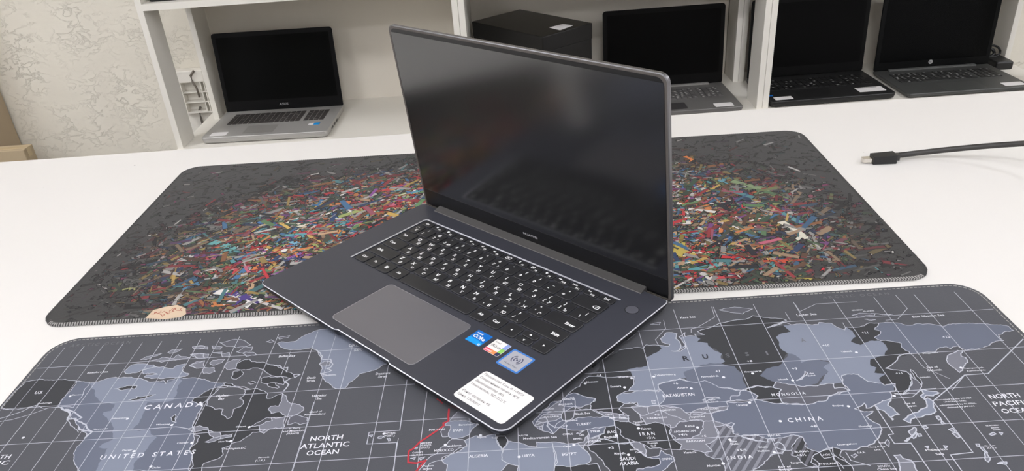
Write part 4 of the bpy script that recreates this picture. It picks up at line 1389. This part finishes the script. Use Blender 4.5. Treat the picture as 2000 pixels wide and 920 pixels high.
# lid: own frame x = along, y = up the lid, z = out of the screen
TILT = -0.089
lid = bpy.data.objects.new('lid', None)
m = MB()
HH = 2.301
LT = 0.052
rings = []
for e, z in ((0.03, -LT), (0.006, -LT + 0.004), (0.0, -LT + 0.012), (0.0, -0.026), (0.0015, -0.022), (0.0015, -0.018), (0.0, -0.014), (0.0, -0.006), (0.008, 0.0)):
    rings.append([(a, b, z) for a, b in rrect(e, LL - e, e, HH - e, (0.05, 0.05, 0.085, 0.085), 6)])
m.rings(rings, cap1=False)
bpy.data.objects.remove(lid)
lid = m.build('lid', M_LID, lap)
lid.location = (0, 2.344 * S, (0.137 - 0.03) * S)
lid.rotation_euler = (math.pi / 2 + 0.0 - TILT * -1 * -1, 0, 0)
lid.rotation_euler = (math.pi / 2 - TILT * -1, 0, 0) if False else (math.pi / 2 - TILT, 0, 0)
m = MB()
m.rings([[(a, b, z) for a, b in rrect(e, LL - e, e, HH - e, (0.05, 0.05, 0.08, 0.08), 6)] for e, z in ((0.008, 0.0), (0.012, 0.0012), (0.03, 0.0012), (0.034, 0.0002))], cap0=False, cap1=False)
m.build('gasket', M_RIM, lid)
m = MB()
m.flat(rrect(0.033, LL - 0.033, 0.033, HH - 0.033, 0.05, 5), 0.0002)
m.build('bezel', M_BEZ, lid)
m = MB()
m.flat([(0.042, 0.262), (3.536, 0.262), (3.536, 2.222), (0.042, 2.222)], 0.0004)
m.build('screen', M_SCR, lid)
m = MB()
m.rings([[(a, b, z) for a, b in ((0.036 + e, 0.04 + e), (LL - 0.036 - e, 0.04 + e), (LL - 0.036 - e, 0.262 - e), (0.036 + e, 0.262 - e))] for e, z in ((0.0, 0.0003), (0.0, 0.0025), (0.003, 0.004))], cap0=False)
m.build('chin', M_BEZ, lid)
m = MB()
put_text(m, 'HUAWEI', 1.782, 0.148, 0.0043, 0.212, 0.026, 'C', 0.012)
m.build('brand_mark', mat('mark_silver', (190, 190, 192), 0.5), lid)

# stickers
zs = Z + 0.0012


def sticker(name, mt, u0, u1, v0, v1, r, lab):
    m = MB()
    m.rings([[(a, b, z) for a, b in rrect(u0, u1, v0, v1, r, 4)] for z in (Z, zs)], cap0=False)
    return m.build(name, mt, lap, label=lab)


M_BLUE1 = mat('sticker_blue', (10, 104, 190), 0.4)
M_BLUE2 = mat('sticker_light_blue', (20, 150, 222), 0.4)
M_BLUE3 = mat('sticker_frame_blue', (62, 118, 190), 0.4)
M_SIL = mat('sticker_silver', (196, 196, 204), 0.35, 0.4)
M_NAVY = mat('sticker_navy', (42, 48, 82), 0.5)
M_ROSE = mat('sticker_rose', (222, 62, 96), 0.4)
M_ORNG = mat('sticker_orange', (236, 140, 84), 0.4)
M_GREEN = mat('sticker_green', (136, 196, 92), 0.4)
M_LILAC = mat('sticker_lilac', (132, 152, 206), 0.4)
st = sticker('sticker', M_BLUE1, 2.466, 2.650, 0.664, 0.846, 0.008, 'blue square processor sticker')
m = MB()
m.flat([(2.470, 0.668), (2.646, 0.668), (2.646, 0.715), (2.56, 0.728), (2.470, 0.728)], zs + 0.0002)
m.build('sticker_band', M_BLUE2, st)
m = MB()
put_text(m, 'intel', 2.486, 0.802, zs + 0.0004, 0.07, 0.026, 'L', 0.02)
put_text(m, 'CORe', 2.486, 0.742, zs + 0.0004, 0.142, 0.044, 'L', 0.025)
put_text(m, 'i5', 2.612, 0.674, zs + 0.0004, 0.028, 0.024, 'L', 0.03)
m.build('sticker_print', M_LEG, st)
st = sticker('sticker', M_PAPER, 2.702, 2.880, 0.660, 0.850, 0.008, 'white square graphics sticker with rainbow edges')
for pts, mt in (([(2.704, 0.662), (2.77, 0.662), (2.77, 0.708), (2.704, 0.708)], M_ROSE), ([(2.77, 0.662), (2.835, 0.662), (2.835, 0.708), (2.77, 0.708)], M_ORNG),
                ([(2.835, 0.708), (2.878, 0.708), (2.878, 0.77), (2.835, 0.77)], M_GREEN), ([(2.835, 0.77), (2.878, 0.77), (2.878, 0.848), (2.835, 0.848)], M_LILAC), ([(2.835, 0.662), (2.878, 0.662), (2.878, 0.708), (2.835, 0.708)], M_NAVY)):
    m = MB()
    m.flat(pts, zs + 0.0002)
    m.build('sticker_band', mt, st)
m = MB()
put_text(m, 'intel', 2.716, 0.806, zs + 0.0004, 0.065, 0.024, 'L', 0.0)
put_text(m, 'iRISxe', 2.716, 0.745, zs + 0.0004, 0.112, 0.036, 'L', 0.0)
m.build('sticker_print', M_INK, st)
m = MB()
put_text(m, 'GRAPHICS', 2.712, 0.674, zs + 0.0004, 0.08, 0.018, 'L', 0.02)
m.build('sticker_print', M_LEG, st)
st = sticker('sticker', M_BLUE3, 2.922, 3.174, 0.594, 0.842, 0.02, 'silver sticker with a blue border and wireless waves')
m = MB()
m.flat(rrect(2.940, 3.156, 0.612, 0.824, 0.012, 3), zs + 0.0002)
m.build('sticker_face', M_SIL, st)
m = MB()
cx_, cy_ = 3.05, 0.735
m.flat([(cx_ + 0.009 * math.cos(t * 0.7), cy_ + 0.009 * math.sin(t * 0.7)) for t in range(9)], zs + 0.0004)
for r in (0.028, 0.052):
    for c in (0, math.pi):
        m.strip([(cx_ + r * math.cos(c + t), cy_ + r * math.sin(c + t)) for t in [-0.95 + 0.19 * k for k in range(11)]], 0.008, zs + 0.0004)
put_text(m, 'Huawei Share', cx_, 0.645, zs + 0.0004, 0.15, 0.018, 'C', 0.0)
m.build('sticker_print', M_NAVY, st)
st = sticker('price_sticker', M_PAPER, 2.936, 3.502, 0.072, 0.468, 0.035, 'white price sticker with six printed lines')
m = MB()
for i, s in enumerate(('Процессор: Core i5-1155G7', 'Оперативная память: 8Гб', 'Видеоадаптер: IRIS', 'Накопитель: SSD-512Гб', '', 'Износ батареи: 4%', 'Цена: 170.000тг')):
    if s:
        put_text(m, s, 2.958, 0.418 - i * 0.0515, zs + 0.0003, None, 0.0258, 'L', 0.004, 0.0, 0.0)
m.build('printed_text', M_INK, st)

# ports in the right-hand side
M_PORT = mat('port_black', (8, 8, 8), 0.4)
for v0, v1, kind in ((1.30, 1.44, 'usb'), (1.62, 1.76, 'usb'), (1.13, 1.17, 'jack')):
    o = boxo('port', M_PORT, lap, LL - 0.08, LL - 0.006, v0, v1, 0.085, 0.118)
    m = MB()
    if kind == 'usb':
        m.box(LL - 0.03, LL - 0.005, v0 + 0.005, v1 - 0.005, 0.083, 0.086)
        m.box(LL - 0.03, LL - 0.005, v1 - 0.02, v1 - 0.012, 0.10, 0.106)
        m.build('port_contact', M_TRIM, o)
# feet
for u, v in ((0.5, 0.35), (3.1, 0.35), (0.5, 1.95), (3.1, 1.95)):
    m = MB()
    m.rings([[(u + a * 0.09, v + b * 0.05, z) for a, b in c8] for z in (0.003, 0.02)])
    m.build('rubber_foot', M_BLACK, lap)

# ------------------------------------------------------------------ display cable
cab = empty('display_cable', (9.85, 2.95, 0))
prop(cab, 'black video cable with a metal tipped plug lying on the white desk', 'cable')
A0 = atz(1684, 312, 0.05)
A1 = atz(1755, 303, 0.09)
dirv = (A1 - A0)
dirv.z = 0
dirv.normalize()
ang = math.atan2(dirv.y, dirv.x)
plug = Matrix.Translation(Vector((A0.x, A0.y, 0)) - Vector((9.85, 2.95, 0))) @ Matrix.Rotation(ang, 4, 'Z')


def plug_part(name, rings, mt):
    m = MB()
    m.rings([[tuple(plug @ Vector(p)) for p in r] for r in rings])
    return m.build(name, mt, cab, bevel=0.004)


def sec(x, hw, z0, z1):
    return [(x, -hw, z0), (x, hw, z0), (x, hw, z1), (x, -hw, z1)]


plug_part('connector_tip', [sec(0.0, 0.045, 0.022, 0.078), sec(0.16, 0.045, 0.022, 0.078)], M_STEEL)
plug_part('plug_body', [sec(0.12, 0.075, 0.002, 0.108), sec(0.42, 0.08, 0.002, 0.122)], M_BLACK)
plug_part('strain_relief', [sec(0.42, 0.045, 0.03, 0.11), sec(0.47, 0.045, 0.03, 0.11)], M_CAB)
pts = []
for i in range(15):
    t = i / 14
    px = 1748 + 340 * t
    py = 304 - 28 * t - 8 * math.sin(t * 3.1) * 0.5
    z = 0.07 + 0.38 * (t ** 1.5)
    P = atz(px, py, z)
    pts.append(P - Vector((9.85, 2.95, 0)))
for dx, dy, z in ((0.9, 0.05, 0.42), (1.6, 0.0, 0.30), (2.4, -0.15, 0.12), (3.0, -0.3, 0.04), (3.8, -0.5, 0.037), (4.6, -0.9, 0.037)):
    q = Vector((pts[14].x + dx, pts[14].y + dy, z))
    pts.append(q)
m = MB()
m.tube(pts, 0.037, 12)
m.build('cord', M_CAB, cab, smooth=True)

# ------------------------------------------------------------------ laptops on the shelf
def shelf_laptop(name, lab, s, t, yaw, w, d, lid_h, tilt, cb, ck, cl, cs, opts):
    root = empty(name, shw(s, t, 0), SH_A + yaw)
    prop(root, lab, 'laptop')
    mb = mat(name + '_body', cb, 0.45, opts.get('metal', 0.2))
    mk = mat(name + '_keys', ck, 0.5)
    ml = mat(name + '_lid', cl, 0.35, spec=0.15)
    ms = mat(name + '_screen', cs, opts.get('rough', 0.12), spec=0.1)
    th = opts.get('thick', 0.2)
    hv = d - 0.12
    m = MB()
    R = [(0.08, 0.012), (0.02, 0.05), (0.0, th * 0.6), (0.0, th - 0.015), (0.012, th)]
    m.rings([[(a, b, z) for a, b in rrect(e, w - e, e, d - e, 0.12, 4)] for e, z in R])
    m.build('base', mb, root)
    for u in (0.5, w - 0.5):
        boxo('rubber_foot', M_BLACK, root, u - 0.15, u + 0.15, 0.25, 0.35, 0, 0.03)
        boxo('rubber_foot', M_BLACK, root, u - 0.15, u + 0.15, d - 0.4, d - 0.3, 0, 0.03)
    # keys
    k0, k1 = opts.get('kv', (1.05, d - 0.35))
    ku0, ku1 = opts.get('ku', (0.25, w - 0.25))
    kw = (ku1 - ku0) / 18.6
    kh = (k1 - k0) / 6
    if opts.get('well'):
        boxo('keyboard_tray', opts['well'], root, ku0 - 0.03, ku1 + 0.03, k0 - 0.03, k1 + 0.03, th, th + 0.003)
    km = MB()
    kg = opts.get('kg', 0.43)
    km.box(-kw * kg, kw * kg, -kh * kg, kh * kg, 0, 0.018)
    kme = km.mesh('key', mk)
    sp = MB()
    sp.box(-kw * 2.4, kw * 2.4, -kh * 0.43, kh * 0.43, 0, 0.018)
    spme = sp.mesh('key', mk)
    leg = MB()
    rr = random.Random(hash(name) % 1000 if False else len(name))
    for r in range(6):
        for c in range(18):
            u = ku0 + kw * (c + 0.5 + (0.55 if c > 13 else 0))
            v = k0 + kh * (r + 0.5)
            if r == 0 and 4 <= c <= 8:
                if c != 6:
                    continue
                me2 = spme
            else:
                me2 = kme
            o = bpy.data.objects.new('key', me2)
            col.objects.link(o)
            o.parent = root
            o.location = (u * S, v * S, th * S)
            if rr.random() < opts.get('specks', 0.8):
                q = kw * 0.16
                x = u + rr.uniform(-0.2, 0.2) * kw
                y = v + rr.uniform(-0.15, 0.15) * kh
                leg.flat([(x - q, y - q), (x + q, y - q), (x + q, y + q), (x - q, y + q)], th + 0.0185)
    leg.build('key_legends', mat(name + '_legend', opts.get('legc', (150, 150, 148)), 0.6), root)['kind'] = 'stuff'
    # touchpad
    a = opts.get('tp', (w * 0.32, w * 0.62, 0.12, 0.85))
    m = MB()
    m.rings([[(x, y, z) for x, y in rrect(a[0], a[1], a[2], a[3], 0.03, 3)] for z in (th, th + 0.002)], cap0=False)
    m.build('touchpad', mat(name + '_touchpad', opts.get('tpc', cb), 0.4, opts.get('metal', 0.2)), root)
    # lid
    m = MB()
    lt = 0.07
    R = [(0.03, -lt), (0.0, -lt + 0.02), (0.0, -0.01), (0.012, 0.0)]
    m.rings([[(x, y, z) for x, y in rrect(e, w - e, e, lid_h - e, (0.04, 0.04, 0.1, 0.1), 5)] for e, z in R])
    L = m.build('lid', ml, root)
    L.location = (0, hv * S, (th + 0.01) * S)
    L.rotation_euler = (math.pi / 2 - tilt, 0, 0)
    ch = opts.get('chin', 0.28)
    m = MB()
    m.flat([(0.13, ch), (w - 0.13, ch), (w - 0.13, lid_h - 0.14), (0.13, lid_h - 0.14)], 0.001)
    m.build('screen', ms, L)
    if opts.get('hinge'):
        boxo('hinge_cover', opts['hinge'], root, 0.45, w - 0.45, hv - 0.12, hv + 0.02, th, th + 0.05, bevel=0.01)
    return root, L, th


def tag_on(root, mt, u0, u1, v0, v1, z, lab=None, name='sticker'):
    m = MB()
    m.rings([[(x, y, q) for x, y in rrect(u0, u1, v0, v1, 0.02, 2)] for q in (z, z + 0.004)], cap0=False)
    return m.build(name, mt, root, label=lab)


M_GREYTXT = mat('logo_grey', (150, 150, 150), 0.45)
# silver laptop in the left bay
r, L, th = shelf_laptop('silver_laptop', 'silver laptop with dark keys in the shelf bay beside the socket housing', 0.69, 0.16, -0.035, 3.86, 2.42, 2.50, 0.10,
                        (176, 174, 170), (66, 62, 60), (16, 16, 17), (9, 10, 10), dict(metal=0.35, thick=0.22, kv=(1.05, 1.98), ku=(0.42, 3.52), tp=(1.2, 2.15, 0.18, 0.85), tpc=(158, 155, 150), chin=0.33, specks=0.15, legc=(120, 118, 114), rough=0.18, kg=0.40))
m = MB()
put_text(m, 'ASUS', 1.93, 0.13, 0.002, 0.30, 0.075, 'C', 0.02)
m.build('brand_mark', M_GREYTXT, L)
tag_on(r, M_PAPER, 0.22, 0.72, 0.12, 0.42, th, 'white price sticker')
st = tag_on(r, M_PAPER, 3.12, 3.28, 0.62, 0.80, th, 'small white sticker')
tag_on(r, M_BLUE2, 3.29, 3.47, 0.62, 0.80, th, 'small blue sticker')
for v in (0.55, 0.85, 1.15):
    boxo('port', M_BLACK, r, 3.84, 3.865, v, v + 0.18, 0.08, 0.14)
# grey laptop in the middle bay
r, L, th = shelf_laptop('grey_laptop', 'grey laptop with a black lid beside the black box on the shelf', 13.12, -0.26, 0.012, 3.80, 2.46, 2.46, 0.07,
                        (112, 110, 108), (96, 94, 93), (15, 15, 15), (7, 7, 7), dict(thick=0.18, kv=(1.02, 1.95), ku=(0.35, 3.5), tp=(1.15, 2.2, 0.15, 0.72), tpc=(66, 64, 64), chin=0.34, hinge=mat('hinge_pale', (140, 138, 134), 0.5), legc=(190, 188, 184), specks=0.7, rough=0.3))
tag_on(r, M_PAPER, 3.0, 3.55, 0.10, 0.42, th, 'white price sticker')
# black laptop in the right bay
r, L, th = shelf_laptop('black_laptop', 'black laptop with two white stickers on the palm rest beside the double shelf upright', 17.76, -0.10, 0.02, 3.72, 2.42, 2.44, 0.05,
                        (34, 34, 34), (22, 22, 22), (13, 13, 13), (6, 6, 6), dict(thick=0.2, kv=(1.0, 1.95), tp=(0.95, 2.0, 0.15, 0.75), tpc=(30, 30, 30), chin=0.3, legc=(130, 130, 128), specks=0.3, rough=0.3))
tag_on(r, M_PAPER, 0.18, 0.72, 0.14, 0.40, th, 'white price sticker')
st = tag_on(r, M_PAPER, 2.75, 3.55, 0.28, 0.68, th, 'white data sticker with a dark line')
m = MB()
m.box(2.8, 3.4, 0.61, 0.635, th + 0.004, th + 0.005)
m.build('printed_text', M_INK, st)
tag_on(r, M_BLUE1, 0.06, 0.24, 0.52, 0.62, th, 'small blue sticker')
# charcoal laptop at the right end
r, L, th = shelf_laptop('charcoal_laptop', 'charcoal laptop with a round silver lid logo at the end of the shelf', 21.78, -0.10, 0.0, 3.66, 2.42, 2.46, 0.03,
                        (72, 73, 71), (44, 44, 43), (13, 14, 14), (8, 9, 9), dict(thick=0.15, kv=(1.05, 1.9), ku=(0.3, 3.4), tp=(1.2, 2.4, 0.1, 0.8), tpc=(74, 75, 73), chin=0.26, hinge=mat('hinge_mid', (96, 97, 95), 0.5), legc=(150, 150, 148), specks=0.55, rough=0.25))
m = MB()
m.rings([[(1.78 + a * 0.066, 0.19 + b * 0.066, z) for a, b in c8] for z in (0.0, 0.004)], cap0=False)
lg = m.build('brand_mark', mat('logo_silver', (170, 170, 168), 0.4), L)
m = MB()
put_text(m, "hp", 1.775, 0.17, 0.005, None, 0.055, 'C', 0.0)
m.build('brand_letters', M_BLACK, lg)
tag_on(r, M_PAPER, 2.95, 3.55, 0.14, 0.44, th, 'white price sticker')

# ------------------------------------------------------------------ black box on the shelf
zb = 2.68
cs = [sh_level(*q, zb) for q in ((918, 43), (1059, 72), (1157, 44), (1010, 20))]
cs[0] = (max(cs[0][0], 9.0), cs[0][1])
bx = empty('black_box', shw(cs[1][0], cs[1][1], 0), SH_A)
prop(bx, 'large glossy black cardboard box with a small white label on its top', 'box')
c0 = cs[1]
e1 = Vector((cs[2][0] - c0[0], cs[2][1] - c0[1]))
e2 = Vector((-e1.y, e1.x)).normalized() * Vector((cs[0][0] - c0[0], cs[0][1] - c0[1])).length
e1 = e1 * 0.985
q = [Vector((0, 0)), e1, e1 + e2, e2]
M_BOX = mat('box_black', (17, 16, 15), 0.3, noise=0.2, nscale=12)
m = MB()
m.rings([[(p.x, p.y, z) for p in q] for z in (0.0, zb - 0.45)])
m.build('box_bottom', M_BOX, bx, bevel=0.02)
m = MB()
ctr = (q[0] + q[2]) / 2
q2 = [ctr + (p - ctr) * 1.012 for p in q]
m.rings([[(p.x, p.y, z) for p in q2] for z in (zb - 0.46, zb)])
m.build('box_cover', M_BOX, bx, bevel=0.025)
m = MB()
lb = [sh_level(*p, zb) for p in ((1073, 54), (1094, 59), (1119, 50), (1100, 47))]
m.rings([[(a - c0[0], b - c0[1], z) for a, b in lb] for z in (zb, zb + 0.006)])
m.build('paper_label', M_PAPER, bx, bevel=0.0)

# ------------------------------------------------------------------ wall socket housing with a cable, seen through the open side
def wallpt(x, y, t):
    s, z = sh_plane(x, y, t)
    return s, z


TW = 3.70
so = empty('socket_housing', shw(*(lambda p: (p[0], TW, p[1]))(wallpt(380, 215, TW))), SH_A)
prop(so, 'white plastic socket housing with open grid cells on the plaster wall', 'socket box')
org = wallpt(380, 215, TW)


def wp(x, y, t=TW):
    s, z = sh_plane(x, y, t)
    return s - org[0], z - org[1]


M_PLAST = mat('white_plastic', (228, 224, 214), 0.45)
a, b = wp(337, 136), wp(413, 212)
X0, X1 = min(wp(345, 212)[0], a[0]), max(b[0], wp(398, 136)[0])
X0, X1 = a[0] + 0.1, min(a[0] + 1.25, -0.07 - org[0])
Z0, Z1 = b[1], a[1]
boxo('back_plate', M_PLAST, so, X0, X1, 0.0, 0.06, Z0, Z1)
hz = (Z1 - Z0)
boxo('top_block', M_PLAST, so, X0, X1, -0.32, 0.0, Z1 - hz * 0.28, Z1, bevel=0.03)
for k in range(2):
    boxo('cross_bar', M_PLAST, so, X0, X1, -0.3, 0.0, Z0 + hz * (0.24 + 0.24 * k) - 0.015, Z0 + hz * (0.24 + 0.24 * k) + 0.015)
for x in (X0 + 0.02, X0 + 0.14, X1 - 0.17, X1 - 0.05):
    boxo('upright_bar', M_PLAST, so, x - 0.015, x + 0.015, -0.3, 0.0, Z0, Z1 - hz * 0.28)
boxo('bottom_lip', M_PLAST, so, X0, X1, -0.3, 0.0, Z0 - 0.03, Z0 + 0.01)
m = MB()
pts = []
for x, y in ((378, 138), (372, 148), (376, 160), (384, 172), (390, 190)):
    q = wp(x, y, TW - 0.36)
    pts.append((q[0], -0.36, q[1]))
m.tube(pts, 0.035, 8)
m.build('cable', mat('grey_cable', (112, 104, 94), 0.5), so, smooth=True)
m = MB()
pts = []
for x, y in ((392, 209), (389, 216), (393, 232), (400, 255)):
    q = wp(x, y, TW - 0.1)
    pts.append((q[0], -0.1, q[1]))
m.tube(pts, 0.04, 8)
m.build('cable', mat('grey_cable_low', (100, 94, 86), 0.5), so, smooth=True)
boxo('skirting_panel', M_PLAST, so, X0 - 0.1, X1 + 0.03, 0.0, 0.06, Z0 - 1.6, Z0)

# ------------------------------------------------------------------ power adapter and lead at the end of the shelf
pa = empty('power_adapter', shw(25.8, 2.5, 0), SH_A)
prop(pa, 'black laptop power adapter with a coiled lead at the end of the shelf', 'adapter')
m = MB()
m.rings([[(x, y, z) for x, y in rrect(-0.25 + e, 0.3 - e, -0.55 + e, 0.35 - e, 0.05, 3)] for e, z in ((0.02, 0.0), (0.0, 0.03), (0.0, 0.22), (0.03, 0.26))])
m.build('adapter_body', M_BLACK, pa)
m = MB()
m.tube([(0.0 + 0.25 * math.cos(t), 0.2 + 0.12 * math.sin(t), 0.4 + 0.16 * math.sin(t * 1.0)) for t in [k * 0.42 for k in range(16)]], 0.035, 8)
m.build('coiled_lead', M_BLACK, pa, smooth=True)
m = MB()
m.tube([(-0.2 + 0.3 * math.cos(t), 0.25 + 0.1 * math.sin(t), 0.35 + 0.14 * math.sin(t)) for t in [k * 0.42 for k in range(16)]], 0.05, 8)
m.build('coiled_lead', M_BLACK, pa, smooth=True)

# ------------------------------------------------------------------ dark case on the upper shelf
z_up = H_UP + 0.18
dk = empty('flat_case', shw(0.2, 0.25, z_up), SH_A)
prop(dk, 'flat dark case lying on the upper shelf board', 'case')
boxo('case_body', M_BLACK, dk, 0.1, 1.7, 0, 2.2, 0.0, 0.2, bevel=0.04)
boxo('case_lid', M_SIDE, dk, 0.12, 1.68, 0.02, 2.18, 0.2, 0.3, bevel=0.04)

# ------------------------------------------------------------------ beige cabinet and cardboard box by the plaster wall
M_BEIGE = mat('beige_board', (178, 160, 134), 0.6, noise=0.04, nscale=10)
M_CARD = mat('cardboard', (176, 158, 128), 0.8, noise=0.06, nscale=14)
se, ze = sh_plane(20, 228, 3.7)
cb = empty('side_cabinet', shw(se - 2.2, 2.8, 0), SH_A)
cb.location.z = FLOOR_Z
prop(cb, 'tall beige board cabinet standing against the plaster wall', 'cabinet')
zt_ = 14.0
boxo('cabinet_body', M_BEIGE, cb, -2.2, 2.2, -0.4, 0.9, 0.4, zt_ - 0.15)
boxo('cabinet_door', M_BEIGE, cb, -2.2, 0.0, -0.5, -0.41, 0.45, zt_ - 0.2, bevel=0.02)
boxo('cabinet_door', M_BEIGE, cb, 0.02, 2.2, -0.5, -0.41, 0.45, zt_ - 0.2, bevel=0.02)
boxo('plinth', M_BEIGE, cb, -2.1, 2.1, -0.35, 0.85, 0, 0.4)
boxo('cabinet_top', M_BEIGE, cb, -2.2, 2.2, -0.5, 0.9, zt_ - 0.15, zt_)
TB = 1.9
sB, zB = sh_plane(63, 281, TB)
sF, tF = sh_level(45, 293, zB)
sR = (sB + sF) / 2
kb = empty('cardboard_box', shw(sR - 1.5, (tF + TB) / 2, 0), SH_A)
kb.location.z = FLOOR_Z
prop(kb, 'taped brown cardboard box in front of the beige cabinet', 'box')
hb = zB + SH_O.z - FZ
hd = (TB - tF) / 2
boxo('box_body', M_CARD, kb, -1.5, 1.5, -hd, hd, 0, hb, bevel=0.02)
m = MB()
m.box(-1.51, 1.506, -0.1, 0.1, hb - 0.3, hb + 0.006)
m.build('packing_tape', mat('tape', (196, 176, 140), 0.2), kb)
